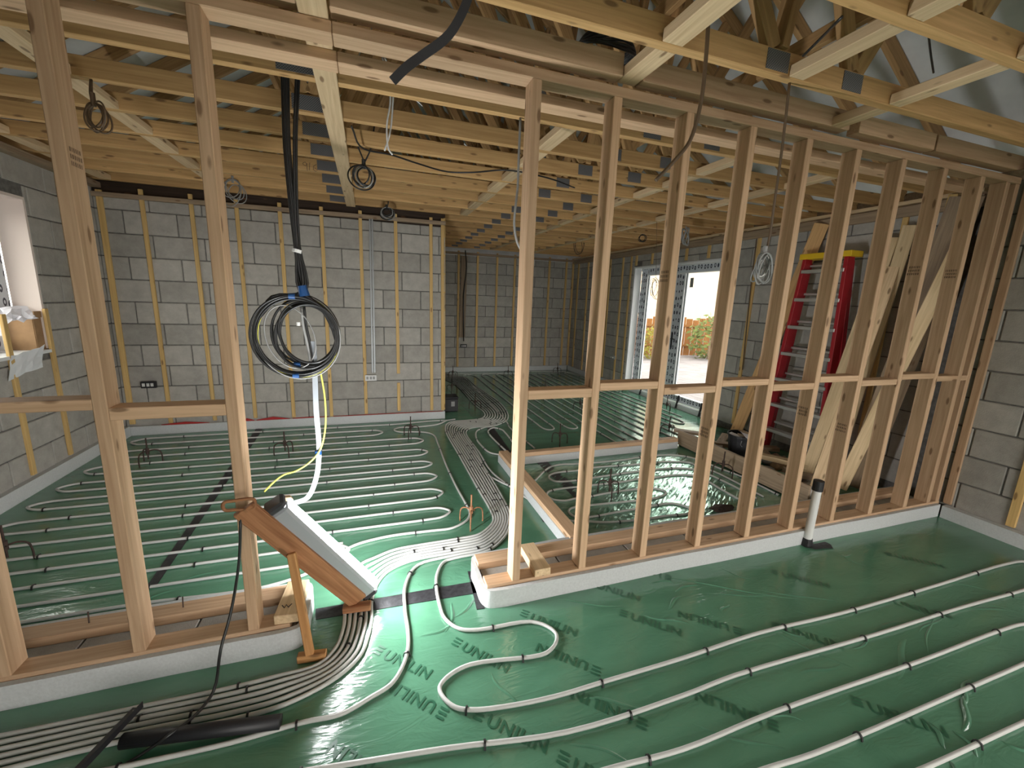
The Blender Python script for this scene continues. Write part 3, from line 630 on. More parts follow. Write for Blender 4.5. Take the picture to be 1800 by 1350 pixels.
for x in SX:
    if x == -1.77: continue
    s = timber('stud', (x+.022, (FY0+FY1)/2, SZ1), (x+.022, (FY0+FY1)/2, HZ0), 0.089, 0.044, M_STUD, part, up=(1, 0, 0))
    studs[x] = s
random.seed(5)
for x, z in ((1.490, 1.72), (1.894, 0.83), (2.690, 0.92), (3.093, 0.78), (3.500, 1.86), (3.904, 1.86), (2.297, 0.9), (1.084, 1.9)):
    if x in (2.297, 1.084): continue
    stamp(studs[x], (x-.0006, 1.917, z))
stamp(studs[-0.957], (-0.957+.0446, 1.917, 1.98))
NG = [(-2.426, -1.333, 1.15, 1.19), (-1.333, -0.957, 1.15, 1.19), (-0.913, -0.545, 1.108, 1.155), (0.73, 1.084, 1.117, 1.164), (1.128, 1.49, 1.148, 1.19), (1.534, 1.894, 1.112, 1.152),
      (1.938, 2.297, 1.145, 1.183), (2.341, 2.690, 1.105, 1.147), (2.734, 3.093, 1.146, 1.186), (3.137, 3.5, 1.110, 1.150), (3.544, 3.904, 1.144, 1.184), (3.948, 4.195, 1.12, 1.16), (4.239, 4.31, 1.12, 1.16)]
for a, b_, z0, z1 in NG:
    timber('noggin', (a, (FY0+FY1)/2, (z0+z1)/2), (b_, (FY0+FY1)/2, (z0+z1)/2), 0.088, z1-z0, M_STUD, part)
# spacer blocks bridging the two sole plates
timber('spacer_block', (0.862, 1.868, 0.1425), (0.862, 2.125, 0.1425), 0.093, 0.044, M_PALE, part)
sb = timber('spacer_block', (-0.395, 1.875, 0.1425), (-0.375, 2.12, 0.1425), 0.10, 0.044, M_PALE, part)
join_tubes('pencil_mark', [[(-0.42, 1.945, .166), (-0.408, 1.925, .166), (-0.402, 1.945, .166), (-0.392, 1.925, .166), (-0.380, 1.945, .166)]], 0.0025, M_BLACK, sb, n=1, sides=4)
# fixing nails standing up from the rear left plate
for x, y in ((-0.87, 2.12), (-1.22, 2.12)):
    cyl('nail', (x, y, 0.10), (x+.004, y, 0.175), 0.003, 0.003, M_RUST, part, 6)
# concrete block plinth between the plates
for a, b_ in ((-2.5, -0.36), (0.56, 4.36)):
    n = max(1, round((b_-a)/0.45)); st = (b_-a)/n
    for k in range(n):
        box('plinth_block', (a+k*st+.004, a+(k+1)*st-.004), (FY0+.004, RY1-.004), (0.0, SZ0), M_BLOCK, part, bev=0.003)
M_DARKBLOCK = M_BLOCK
# white foam wrapped round both plinths
def wrap(x_end, sgn, xfar, label):
    r = 0.05
    yf, yr = 1.872-.014, 2.165+.014
    xe = x_end
    pts = [(xfar, yf)]
    nseg = 10
    for k in range(1, nseg): pts.append((xfar+(xe+sgn*r-xfar)*k/nseg, yf+random.uniform(-.003, .003)))
    pts += [(xe+sgn*r, yf), (xe+sgn*r*.3, yf+r*.3), (xe, yf+r), (xe, (yf+yr)/2), (xe, yr-r), (xe+sgn*r*.3, yr-r*.3), (xe+sgn*r, yr), (xfar, yr)]
    return foam_path('foam_wrap', pts, label, th=0.024, h=0.104, n=4)
wrap(0.535, 1, 4.33, 'white foam strip wrapped round the right partition plinth')
wrap(-0.325, -1, -2.48, 'white foam strip wrapped round the left partition plinth')

# ------------------------------------------------------------------ low plates of the small room
def low_plate(name, p0, p1, w, label, foam=0.078):
    e = empty(name, ((p0[0]+p1[0])/2, (p0[1]+p1[1])/2, 0)); tag(e, label, 'sole plate')
    timber('foam_base', (*p0, foam/2), (*p1, foam/2), w+.012, foam, M_EPS, e, bev=0.004)
    timber('plate', (*p0, foam+.02), (*p1, foam+.02), w, 0.04, M_STUD, e)
    return e
low_plate('low_sole_plate', (1.235, 2.19), (1.235, 3.78), 0.095, 'timber sole plate on white foam running away from the partition')
low_plate('low_sole_plate', (1.30, 3.70), (3.30, 3.74), 0.075, 'timber sole plate on foam parallel to the partition, far side of small room')
e = empty('low_partition_base', (3.44, 3.0, 0)); tag(e, 'rough board and block kerb between the small room and the stacked timber', 'kerb')
timber('board', (3.38, 3.80, 0.10), (3.405, 2.25, 0.10), 0.022, 0.17, M_OLD, e)
for k in range(4):
    box('kerb_block', (3.42, 3.52), (2.28+k*.39, 2.28+k*.39+.375), (0.0, 0.14), M_BLOCK, e, bev=0.006)
timber('rail', (3.36, 3.86, 0.165), (3.62, 3.62, 0.165), 0.09, 0.03, M_OLD, e)

# ------------------------------------------------------------------ heating pipes
PR = 0.0088
def clipmesh():
    P = [Vector((0, -0.016, -0.010)), Vector((0, -0.0125, 0.004)), Vector((0, -0.008, 0.0095)), Vector((0, 0, 0.0122)), Vector((0, 0.008, 0.0095)), Vector((0, 0.0125, 0.004)), Vector((0, 0.016, -0.010))]
    V, F = sweep(P, [(-.004, -.0018), (.004, -.0018), (.004, .0018), (-.004, .0018)])
    me = bpy.data.meshes.new('pipe_clip'); me.from_pydata(V, [], F); me.materials.append(M_CLIP); return me
CLIP = clipmesh()
def pipe(pts, label, spacing=0.5, start=0.2, n=5, group=None):
    P3 = [Vector((p[0], p[1], 0.0105)) for p in pts]
    P = catmull(P3, n)
    V, F = sweep(P, circ(PR, 8))
    o = mesh_obj('heating_pipe', V, F, M_PIPE, smooth=True, origin=(pts[0][0], pts[0][1], 0.0105))
    tag(o, label, 'pipe', group)
    acc = spacing - start
    if spacing:
        for a, b_ in zip(P[:-1], P[1:]):
            L = (b_-a).length; acc += L
            if acc >= spacing:
                acc = random.uniform(-.05, .05)
                c = bpy.data.objects.new('pipe_clip', CLIP); c.location = (a+b_)/2
                c.rotation_euler = (0, 0, math.atan2(b_.y-a.y, b_.x-a.x)); link(c, o)
    return o
def uturn(cx, y0, y1, side, bulge=None):
    """points of a U bend at x=cx between rows y0 and y1 (side +1 bulges to +x)"""
    r = abs(y1-y0)/2; ym = (y0+y1)/2; s = 1 if y1 > y0 else -1
    R = bulge or r
    return [(cx-side*R, y0), (cx-side*R*.55, y0+s*r*.08), (cx-side*R*.2, y0+s*r*.45), (cx, ym), (cx-side*R*.2, y1-s*r*.45), (cx-side*R*.55, y1-s*r*.08), (cx-side*R, y1)]
RY = [5.25, 5.05, 4.861, 4.666, 4.474, 4.29, 4.111, 3.953, 3.794, 3.655, 3.48, 3.322, 3.146, 2.986, 2.825, 2.663, 2.50, 2.364]
pts = list(T['LINE1'][:5]) + [(-0.9, 5.25), (-1.8, 5.25)]
for k in range(0, 17):
    left = (k % 2 == 0)
    if left:
        pts += uturn(-2.36, RY[k], RY[k+1], -1, 0.17)
        pts += [(-1.5, RY[k+1]), (-0.8, RY[k+1]), (-0.2, RY[k+1]+.004)]
    else:
        xr = 0.115 if k == 1 else (0.54 if k < 14 else -0.16)
        pts += uturn(xr, RY[k], RY[k+1], 1, 0.15)
        pts += [(-0.6, RY[k+1]), (-1.4, RY[k+1]), (-1.9, RY[k+1])]
# last run joins the return pipe
ret = list(reversed(T['RET']))
pts = pts[:-3] + [(-1.6, 2.364), (-1.15, 2.364)] + ret[2:]
pipe(pts, 'long white heating pipe looped in eighteen rows across the left room floor', spacing=0.62)
# bundle of parallel runs
def lerp(a, b_, t): return (a[0]+(b_[0]-a[0])*t, a[1]+(b_[1]-a[1])*t)
ords = ['leftmost', 'second', 'third', 'fourth', 'fifth', 'sixth', 'seventh', 'eighth', 'ninth', 'tenth']
NB = 10
for k in range(NB):
    t = k/(NB-1)
    q = [(1.15+.25*t, 8.62), (1.27+.33*t, 8.45)] + [lerp(a, b_, t) for a, b_ in zip(T['BL'], T['BR'])]
    if k < 6:
        t8 = k/7; t6 = k/5
        q = q[:-1] + [lerp(a, b_, t8) for a, b_ in zip(T['CL'], T['CR'])] + [lerp(a, b_, t6) for a, b_ in zip(T['DL'], T['DR'])]
        lab = '%s pipe from the left in the bundle curving under the lamp to the lower left' % ords[k]
        pipe(q, lab, spacing=0.8, start=0.15*k % 0.6, group='bundled pipes')
    elif k == 6:
        q = q[:-1] + [lerp(a, b_, 6/7) for a, b_ in zip(T['CL'], T['CR'])] + T['P7'][1:]
        pipe(q, 'pipe leaving the bundle right of the lamp and sweeping along the bottom left', spacing=0.55, group='bundled pipes')
    elif k == 7:
        q = q[:-1] + T['CR'] + T['P8'][1:]
        pipe(q, 'pipe making an S bend in the doorway then running right across the near floor', spacing=0.55, group='bundled pipes')
    elif k == 8:
        pipe(q[:-2] + [(1.005, 3.45), (1.04, 3.36)] + T['B1'][1:], 'pipe branching under the low plate round the outside of the small room', spacing=0.5, group='bundled pipes')
    else:
        pipe(q[:-2] + [(1.05, 3.52)] + list(reversed(T['B2'][:-2])), 'pipe branching under the low plate into tight loops over the shiny foil', spacing=0.5, group='bundled pipes')
pipe(T['B3'], 'heating pipe with one long loop across the shiny foil of the small room', spacing=0.5)
pipe(T['F3'], 'pair of near floor pipe rows in the bottom right of the picture', spacing=0.6, start=0.3)
pipe(T['F5'], 'single pipe row crossing the very bottom right corner', spacing=0.6, start=0.45)
pipe(T['N0'], 'short bent pipe beside the bundle running under the low plate corner', spacing=0.35)
pipe(list(reversed(T['N2'])), 'narrow hairpin pipe loop behind the low plate corner near the bundle', spacing=0.4)
# rear room: rows running away from the camera
pts = [(1.40, 8.70)] + T['ALC'][1:4]
rows = [2.05+.160*i for i in range(15)]
q = list(T['N1'][:5]) + [(1.72, 5.6), (1.76, 6.6), (1.80, 7.8)]
yf = 8.52
x_prev = 1.80
q += [(1.81, 8.35), (1.85, 8.48), (1.93, yf), (2.01, 8.48), (2.05, 8.35)]
for i, x in enumerate(rows):
    near = 4.62 if i in (0, 1) else (4.60 if i in (2, 3) else (4.50 if i > 11 else 3.88))
    if i % 2 == 0:
        q += [(x, 7.2), (x, 6.0), (x, near+.3)]
        if i < len(rows)-1:
            q += [(x, near+.14), (x+.025, near+.03), (x+.08, near), (x+.135, near+.03), (x+.16, near+.14)]
    else:
        q += [(x, near+.35), (x, 6.0), (x, 7.2)]
        if i < len(rows)-1:
            q += [(x, 8.35), (x+.025, 8.48), (x+.08, yf), (x+.135, 8.48), (x+.16, 8.35)]
pipe(q, 'long heating pipe looped in rows over the far room floor by the glazed doors', spacing=0.62, n=4)
pipe(T['ALC'], 'pipe running along the foot of the far alcove wall', spacing=0.8)
# ------------------------------------------------------------------ black tape strips on the membrane
def floor_tape(name, quad, label, z=0.0035):
    o = mesh_obj(name, [(p[0], p[1], z) for p in quad] + [(p[0], p[1], 0.0006) for p in quad],
                 [(0, 1, 2, 3), (0, 4, 5, 1), (1, 5, 6, 2), (2, 6, 7, 3), (3, 7, 4, 0)], M_TAPE)
    return tag(o, label, 'tape')
floor_tape('floor_tape', [(-0.293, 2.014, 0.000), (0.522, 1.983, 0.000), (0.526, 2.081, 0.000), (-0.302, 2.093, -0.000)], 'black tape strip across the doorway floor under the pipes')
floor_tape('floor_tape', [(0.492, 1.861, 0.000), (0.534, 1.857, 0.000), (0.560, 2.167, 0.000), (0.515, 2.180, -0.000)], 'short black tape along the rounded foam end by the doorway')
floor_tape('floor_tape', [(-1.183, 2.529, 0.000), (-1.138, 2.530, -0.000), (-1.217, 5.400, 0.000), (-1.291, 5.416, 0.000)], 'long black tape strip running away over the left room floor')
floor_tape('floor_tape', [(1.282, 3.761, 0.000), (1.386, 3.798, 0.000), (1.458, 4.882, 0.000), (1.374, 4.900, 0.000)], 'black tape strip beside the hairpin pipe near the low plate')
floor_tape('floor_tape', [(1.580, 2.834, 0.000), (1.696, 2.804, 0.000), (1.670, 3.668, 0.000), (1.557, 3.695, 0.000)], 'black tape strip crossing the left side of the small room floor')
floor_tape('floor_tape', [(1.174, 2.589, 0.000), (1.270, 2.598, 0.000), (1.268, 2.667, 0.000), (1.182, 2.664, 0.000)], 'small black tape patch against the low plate near the partition')

# ------------------------------------------------------------------ glazed doors in the right wall
door = empty('door_1', (4.66, 5.54, 0.1)); struct(door, 'white glazed double doors with printed protective film')
box('reveal_board', (4.50, 4.64), (6.600, 6.636), (0.06, 2.24), M_BOARD, door)
box('reveal_board', (4.50, 4.64), (4.455, 4.475), (0.06, 2.24), M_BOARD, door)
box('head_reveal', (4.50, 4.64), (4.475, 6.60), (2.215, 2.24), M_BOARD, door)
def framebar(nm, y, z, film=True):
    f = box(nm, (4.645, 4.715), y, z, M_PVC, door, bev=0.004)
    if film:
        box('protective_film', (4.6425, 4.6445), (y[0]+.012, y[1]-.012), (z[0]+.012, z[1]-.012), M_FILM, f)
    return f
framebar('door_frame', (6.42, 6.60), (0.19, 2.215)); framebar('door_frame', (4.475, 4.62), (0.19, 2.215))
framebar('door_stile', (5.67, 5.86), (0.19, 2.09)); framebar('door_stile', (5.47, 5.665), (0.19, 2.09))
framebar('door_head', (4.62, 6.42), (2.092, 2.215)); framebar('door_sill', (4.475, 6.60), (0.08, 0.188))
for a, b_ in ((5.862, 6.418), (4.622, 5.468)):
    box('glass_pane', (4.682, 4.688), (a, b_), (0.19, 2.09), M_GLASS, door)
    for y in (a, b_-.012): box('gasket', (4.664, 4.681), (y, y+.012), (0.19, 2.09), M_GREYTRIM, door)
h = empty('door_handle', (4.63, 5.66, 1.05), parent=door)
for y in (5.62, 5.72):
    box('handle_plate', (4.628, 4.642), (y-.015, y+.015), (0.93, 1.17), M_BLACK, h, bev=0.003)
    cyl('handle_lever', (4.615, y, 1.07), (4.60, y-.11*(1 if y < 5.65 else -1), 1.07), 0.009, 0.008, M_BLACK, h, 8)
box('upstand_board', (4.58, 4.64), (4.475, 6.60), (0.0, 0.08), M_PVC, door)
for y in (4.75, 5.25, 6.2):
    timber('fixing_strap', (4.55, y, 0.012), (4.636, y+.05, 0.20), 0.03, 0.008, M_BLACK, door, bev=0)
# sticker on the pane
box('pane_sticker', (4.679, 4.6815), (5.33, 5.40), (1.88, 2.02), M_GREYC, door)

# ------------------------------------------------------------------ window in the left wall
win = empty('window_1', (-2.70, 3.9, 1.05)); struct(win, 'white framed window with printed film in the left wall')
box('reveal_lining', (-2.70, -2.52), (4.512, 4.534), (1.06, 2.24), M_PEACH, win)
box('head_lining', (-2.70, -2.52), (3.26, 4.512), (2.218, 2.24), M_PEACH, win)
box('sill_board', (-2.74, -2.50), (3.26, 4.51), (1.03, 1.055), M_PVC, win)
for nm, y, z in (('window_frame', (4.36, 4.51), (1.06, 2.215)), ('window_frame', (3.26, 3.38), (1.06, 2.215)), ('window_frame', (3.38, 4.36), (2.10, 2.215)), ('window_frame', (3.38, 4.36), (1.06, 1.18))):
    f = box(nm, (-2.765, -2.705), y, z, M_PVC, win, bev=0.004)
    box('protective_film', (-2.7045, -2.7025), (y[0]+.012, y[1]-.012), (z[0]+.012, z[1]-.012), M_FILM, f)
box('glass_pane', (-2.738, -2.733), (3.38, 4.36), (1.18, 2.10), M_GLASS, win)

# ------------------------------------------------------------------ outdoors seen through the doors
ground = mesh_obj('ground', [(4.9, -20, -0.16), (40, -20, -0.16), (40, 40, -0.16), (4.9, 40, -0.16)], [(0, 1, 2, 3)], M_GROUND); struct(ground, 'grey gravel ground outside the glazed doors')
g2 = mesh_obj('ground', [(-40, -30, -0.17), (4.9, -30, -0.17), (4.9, 40, -0.17), (-40, 40, -0.17)], [(0, 1, 2, 3)], M_GROUND); struct(g2, 'gravel ground round the house')
fence = empty('garden_fence', (9.6, 11.9, -0.16), 'orange timber fence across the gravel outside the doors', 'fence')
fa, fb = Vector((7.2, 12.6, 0)), Vector((13.2, 12.2, 0)); nb = 22
for k in range(nb):
    p = fa.lerp(fb, (k+.5)/nb)
    timber('fence_board', (p.x, p.y, -0.16), (p.x, p.y, 1.15+.05*math.sin(k*1.7)), 0.022, 0.25, M_FENCE, fence, up=(fb-fa).normalized())
for z in (0.2, 0.9):
    timber('fence_rail', (fa.x, fa.y-.04, z), (fb.x, fb.y-.04, z), 0.04, 0.08, M_FENCE, fence)
def bush(x, y, z, s, label, mat):
    b = empty('bush', (x, y, -0.16), label, 'bush')
    V = []; F = []
    rnd = random.Random(int(x*100))
    for k in range(420):
        u = Vector((rnd.gauss(0, 1), rnd.gauss(0, 1), rnd.gauss(0, 1))).normalized()*s*rnd.uniform(.55, 1.0)
        c = Vector((x, y, z)) + Vector((u.x, u.y, u.z*1.15)); a = Vector((rnd.uniform(-1, 1), rnd.uniform(-1, 1), rnd.uniform(-1, 1))).normalized()*s*.13
        d = a.orthogonal().normalized()*s*.06; i = len(V)
        V += [c-a, c+d, c+a, c-d]; F.append((i, i+1, i+2, i+3))
    lf = mesh_obj('foliage', V, F, mat, b); lf['kind'] = 'stuff'
    cyl('stem', (x, y, -.16), (x, y, z), .05, .03, M_OLD, b, 6)
bush(10.9, 11.3, 0.55, 0.8, 'green leafy bush outside in front of the orange fence', M_LEAF)
bush(8.85, 11.5, 0.30, 0.62, 'yellow green low shrub outside beyond the left door pane', M_GRASS)
house = empty('neighbouring_house', (20, 24, -0.16), 'pale cream house far beyond the garden fence', 'house')
box('house_wall', (9, 30), (24, 32), (-0.16, 6.5), M_HOUSE, house)
box('house_window', (16, 17.4), (23.96, 24.05), (1.0, 2.4), M_GREYTRIM, house)
mesh_obj('house_roof', [(8.6, 23.6, 6.5), (30.4, 23.6, 6.5), (30.4, 28, 9.6), (8.6, 28, 9.6), (30.4, 32.4, 6.5), (8.6, 32.4, 6.5)], [(0, 1, 2, 3), (3, 2, 4, 5), (0, 3, 5), (1, 4, 2)], M_OLD, house)

# ------------------------------------------------------------------ work lamp on its wooden stand
lamp = empty('work_lamp', (-0.1, 2.03, 0), 'lit fluorescent work lamp on a brown wooden stand in the doorway', 'work lamp')
B1 = Vector((-0.497, 1.800, 0.740)); B0 = Vector((-0.092, 2.020, 0.060))
ax = (B1-B0).normalized(); perp = (Vector((0.70, 0.0, 0.71)) - ax*ax.dot(Vector((0.70, 0, 0.71)))).normalized(); dep = perp.cross(ax)
if dep.y < 0: dep = -dep
def lampbar(nm, p0, p1, wp, wd, mat, parent=lamp, bev=0.003):
    return timber(nm, p0, p1, wd, wp, mat, parent, up=perp, bev=bev)
board = lampbar('back_board', B0, B1, 0.088, 0.022, M_BROWN)
H1 = Vector((-0.393, 1.880, 0.688)); H0 = Vector((-0.042, 2.070, 0.072))
hsg = lampbar('housing', H0, H1, 0.075, 0.07, M_HOUSING, bev=0.012)
lampbar('end_cap', H1+ax*.0, H1+ax*.035, 0.088, 0.082, M_DARKH, hsg, bev=0.010); lampbar('end_cap', H0-ax*.02, H0+ax*.006, 0.080, 0.076, M_DARKH, hsg, bev=0.010)
T1 = Vector((-0.338, 1.910, 0.657)); T0 = Vector((-0.015, 2.090, 0.106))
def tubelamp(nm, p0, p1, r, mat):
    o = tube(nm, [p0, p0.lerp(p1, .5), p1], r, mat, lamp, n=2, sides=14); return o
tb = tubelamp('lamp_tube', T0, T1, 0.021, M_TUBE)
for t in (.12, .62):
    p = T0.lerp(T1, t); lampbar('tube_clip', p-ax*.006-perp*.012, p+ax*.006-perp*.012, 0.03, 0.03, M_HOUSING, hsg)
# handle bracket, top block, leg and feet
Hb = Vector((-0.511, 1.800, 0.759))
q = [Hb+Vector((dx, 0, dz)) for dx, dz in ((.05, .018), (-.02, .018), (-.048, .016), (-.056, 0), (-.048, -.018), (-.02, -.020), (.05, -.020), (.056, 0))]
tube('handle', q, 0.007, M_BROWN, lamp, n=3, closed=True)
timber('top_block', (-0.424, 1.950, 0.680), (-0.351, 1.970, 0.666), 0.05, 0.055, M_PALE, lamp, bev=0.012)
L1 = Vector((-0.352, 1.870, 0.473)); L0 = Vector((-0.289, 1.767, 0.030))
timber('leg', L0, L1, 0.034, 0.030, M_LEG, lamp, up=(0, 1, 0))
timber('leg_foot', (-0.340, 1.773, 0.018), (-0.222, 1.760, 0.018), 0.034, 0.036, M_LEG, lamp)
timber('board_foot', (-0.166, 2.012, 0.037), (-0.032, 1.999, 0.037), 0.045, 0.032, M_BROWN, lamp)
lamp_cable = tube('lamp_cable', [(-0.510, 1.800, 0.702), (-0.529, 1.790, 0.508), (-0.568, 1.760, 0.303), (-0.593, 1.700, 0.202), (-0.626, 1.676, 0.035), (-0.657, 1.593, 0.030), (-0.701, 1.502, 0.062), (-0.787, 1.499, 0.012), (-0.861, 1.455, 0.010)], 0.0055, M_CABLE)
tag(lamp_cable, 'black flex dropping from the work lamp across the bundled pipes', 'cable')

# ------------------------------------------------------------------ cable coils and hanging cables
def ring(c, rx, rz, ang=0.0, depth=0.0, n=14, ph=0.0, yaw=0.0):
    P = []
    for k in range(n):
        a = 2*math.pi*k/n + ph
        u, v = rx*math.cos(a), rz*math.sin(a)
        u, v = u*math.cos(ang)-v*math.sin(ang), u*math.sin(ang)+v*math.cos(ang)
        P.append(Vector((c[0]+u*math.cos(yaw), c[1]+depth*math.sin(a*1.0)+u*math.sin(yaw), c[2]+v)))
    return P
def coil(name, c, rx, rz, loops, r, mat, hang, label, mats=None, seed=1, group=None, tie=True, jit=0.18, dmat=None, dr=None):
    rnd = random.Random(seed)
    e = empty(name, c, label, 'cable', group)
    for k in range(loops):
        s = 1-rnd.uniform(0, jit); o = (c[0]+rnd.uniform(-.22, .22)*rx, c[1]+rnd.uniform(-.02, .02), c[2]+rz*(1-s)*rnd.uniform(0.2, 1.0))
        m = mats[k % len(mats)] if mats else mat
        tube('cable_loop', ring(o, rx*s, rz*s*rnd.uniform(.94, 1.03), rnd.uniform(-.6, .6), rnd.uniform(-.03, .03), yaw=rnd.uniform(-.7, .5)), r, m, e, n=3, sides=7, closed=True)
    top = Vector((c[0], c[1], c[2]+rz*.97))
    for h in hang:
        tube('cable_drop', [Vector(p) for p in h] + [top], dr or r, dmat or mat, e, n=4, sides=7)
    if tie:
        cyl('cable_tie', top+Vector((0, 0, -.03)), top+Vector((0, 0, .03)), r*2.6, r*2.6, mat, e, 10)
    return e
cc = Vector((-0.381, 2.600, 1.358))
big = empty('cable_coil', cc, 'large coil of thick black cables hanging from the ceiling in the doorway bay', 'cable')
rnd = random.Random(3)
for k in range(16):
    inner = k >= 9
    s = rnd.uniform(.70, .80) if inner else rnd.uniform(.93, 1.02)
    off = Vector(((1-s)*.19*(1 if inner else 0)+rnd.uniform(-.008, .008), rnd.uniform(-.03, .03), (1-s)*rnd.uniform(-.02, .10) if inner else rnd.uniform(-.01, .01)))
    tube('cable_loop', ring(cc+off, .215*s*(rnd.uniform(.9, 1.0) if inner else 1), .222*s*(1.08 if inner else 1), rnd.uniform(-.4, .4), rnd.uniform(-.02, .02), n=18), 0.0062, M_CABLE, big, n=3, sides=8, closed=True)
for k, (m, s) in enumerate(((M_YELLOWC, 1.0), (M_GREYC, 1.035), (M_GREYC, .62))):
    tube('cable_loop', ring(cc+Vector((.012 if k < 2 else -.03, -.012*k, -.006)), .205*s if k < 2 else .12, .226*s if k < 2 else .175, .15*k, .015, n=18), 0.0035, m, big, n=3, sides=7, closed=True)
tie = Vector((-0.334, 2.580, 1.601))
for k, (x, w) in enumerate(((497, 0), (500, 2), (494, -2), (504, 3), (521, 1), (526, 4))):
    p = {0: (-0.366, 2.600, 2.700), 1: (-0.356, 2.600, 2.702), 2: (-0.377, 2.620, 2.707), 3: (-0.349, 2.620, 2.712), 4: (-0.305, 2.600, 2.712), 5: (-0.294, 2.620, 2.723)}[k]
    qd = {0: (-0.375, 2.600, 2.317), 1: (-0.367, 2.600, 2.318), 2: (-0.386, 2.620, 2.321), 3: (-0.362, 2.620, 2.325), 4: (-0.337, 2.600, 2.349), 5: (-0.329, 2.620, 2.356)}[k]
    ql = {0: (-0.358, 2.600, 1.845), 1: (-0.350, 2.600, 1.845), 2: (-0.367, 2.620, 1.846), 3: (-0.347, 2.620, 1.847), 4: (-0.353, 2.600, 1.845), 5: (-0.344, 2.620, 1.848)}[k]
    sd = (-1 if k % 2 else 1)
    tube('cable_drop', [(p[0], 2.466, 2.64), p, qd, ql, tie+Vector((.006*(k-3), .004*k, 0)), cc+Vector((.10+.012*k, .0, .19-.012*k)), cc+Vector((.205, .004*k, .02-.02*k))] if sd > 0 else [(p[0], 2.466, 2.64), p, qd, ql, tie+Vector((.006*(k-3), .004*k, 0)), cc+Vector((-.06-.01*k, 0, .21)), cc+Vector((-.19, .004*k, .08))], 0.0068, M_CABLE, big, n=4, sides=8)
cyl('blue_tape', tie+Vector((-.004, 0, .03)), tie+Vector((.006, 0, -.025)), .022, .028, M_BLUE, big, 12)
cyl('white_tape', Vector((-0.358, 2.600, 1.804)), Vector((-0.354, 2.600, 1.821)), .024, .024, M_WHITEC, big, 12)
for dx, dz in ((-.01, .215), (-.015, -.222), (-.005, -.16)):
    cyl('blue_tape', cc+Vector((dx-.016, -.02, dz)), cc+Vector((dx+.016, -.02, dz)), .015, .015, M_BLUE, big, 10)
for x0 in (0.03, 0.045):
    tube('cable_drop', [cc+Vector((x0, 0, .16)), cc+Vector((x0+.004, 0, .06)), cc+Vector((x0+.02, 0, -.05)), cc+Vector((x0+.03, 0, -.16))], .007, M_GREYC if x0 < .04 else M_CABLE, big, n=4)
cyl('cable_end', cc+Vector((.012, -.01, .075)), cc+Vector((.012, -.01, .055)), .010, .010, M_WHITEC, big, 10)
cond = tube('trailing_conduit', [(-0.299, 2.600, 1.327), (-0.300, 2.600, 1.197), (-0.305, 2.600, 0.929), (-0.302, 2.600, 0.684), (-0.324, 2.580, 0.514), (-0.375, 2.550, 0.407), (-0.452, 2.500, 0.402)], 0.011, M_CLEAR, parent=big, n=5, prof=[(-.014, -.004), (.014, -.004), (.014, .004), (-.014, .004)])
cond['label'] = 'pale grey flat conduit trailing behind the lamp'
cyl('blue_tape', (-0.305, 2.590, 0.656), (-0.307, 2.590, 0.681), .019, .019, M_BLUE, cond, 10)
yc = tube('earth_cable', [(-0.271, 2.590, 1.165), (-0.255, 2.590, 0.997), (-0.259, 2.580, 0.828), (-0.292, 2.570, 0.694), (-0.349, 2.560, 0.625), (-0.425, 2.550, 0.580), (-0.485, 2.550, 0.565), (-0.534, 2.550, 0.532), (-0.593, 2.550, 0.473)], 0.0048, M_YELLOWC, big, n=5)
yc['label'] = 'yellow green earth wire curling down'

coil('cable_coil', (-1.233, 2.800, 2.390), .052, .085, 5, .0042, M_BROWNC, [[(-1.258, 2.860, 2.579), (-1.259, 2.840, 2.508)], [(-1.253, 2.860, 2.580), (-1.250, 2.840, 2.510)]], 'dark cable coil hanging beside the leftmost studs', seed=2, jit=.35)
coil('cable_coil', (-0.002, 3.350, 2.392), .100, .098, 6, .0052, M_CABLE, [[(-0.059, 3.300, 2.655), (-0.033, 3.330, 2.580), (0.001, 3.340, 2.497)], [(0.074, 3.300, 2.721), (0.049, 3.330, 2.591)]], 'black cable coil hanging below the ceiling left of the door stud', mats=[M_CABLE, M_CABLE, M_GREYC], seed=4, jit=.4)
coil('cable_coil', (-1.193, 4.950, 2.498), .095, .13, 5, .0045, M_GREYC, [[(-1.199, 4.950, 2.650), (-1.190, 4.950, 2.590)]], 'thin grey wire coil at the top of the back wall', seed=5, jit=.5)
coil('cable_coil', (0.227, 5.200, 2.489), .085, .07, 6, .006, M_CABLE, [[(0.249, 5.200, 2.671), (0.241, 5.200, 2.586)]], 'small black cable coil at the top of the back wall near the corner', mats=[M_CABLE, M_GREYC], seed=6, jit=.45)
coil('cable_coil', (1.847, 1.640, 1.794), .034, .078, 8, .0042, M_GREYC, [[(1.798, 1.600, 2.591), (1.834, 1.620, 2.356), (1.849, 1.630, 2.113), (1.860, 1.640, 1.908)]], 'grey cable coil on a long drop in front of the studs near the ladder', mats=[M_GREYC, M_GREYC, M_WHITEC], seed=7, jit=.45, dmat=M_BROWNC, dr=.006)
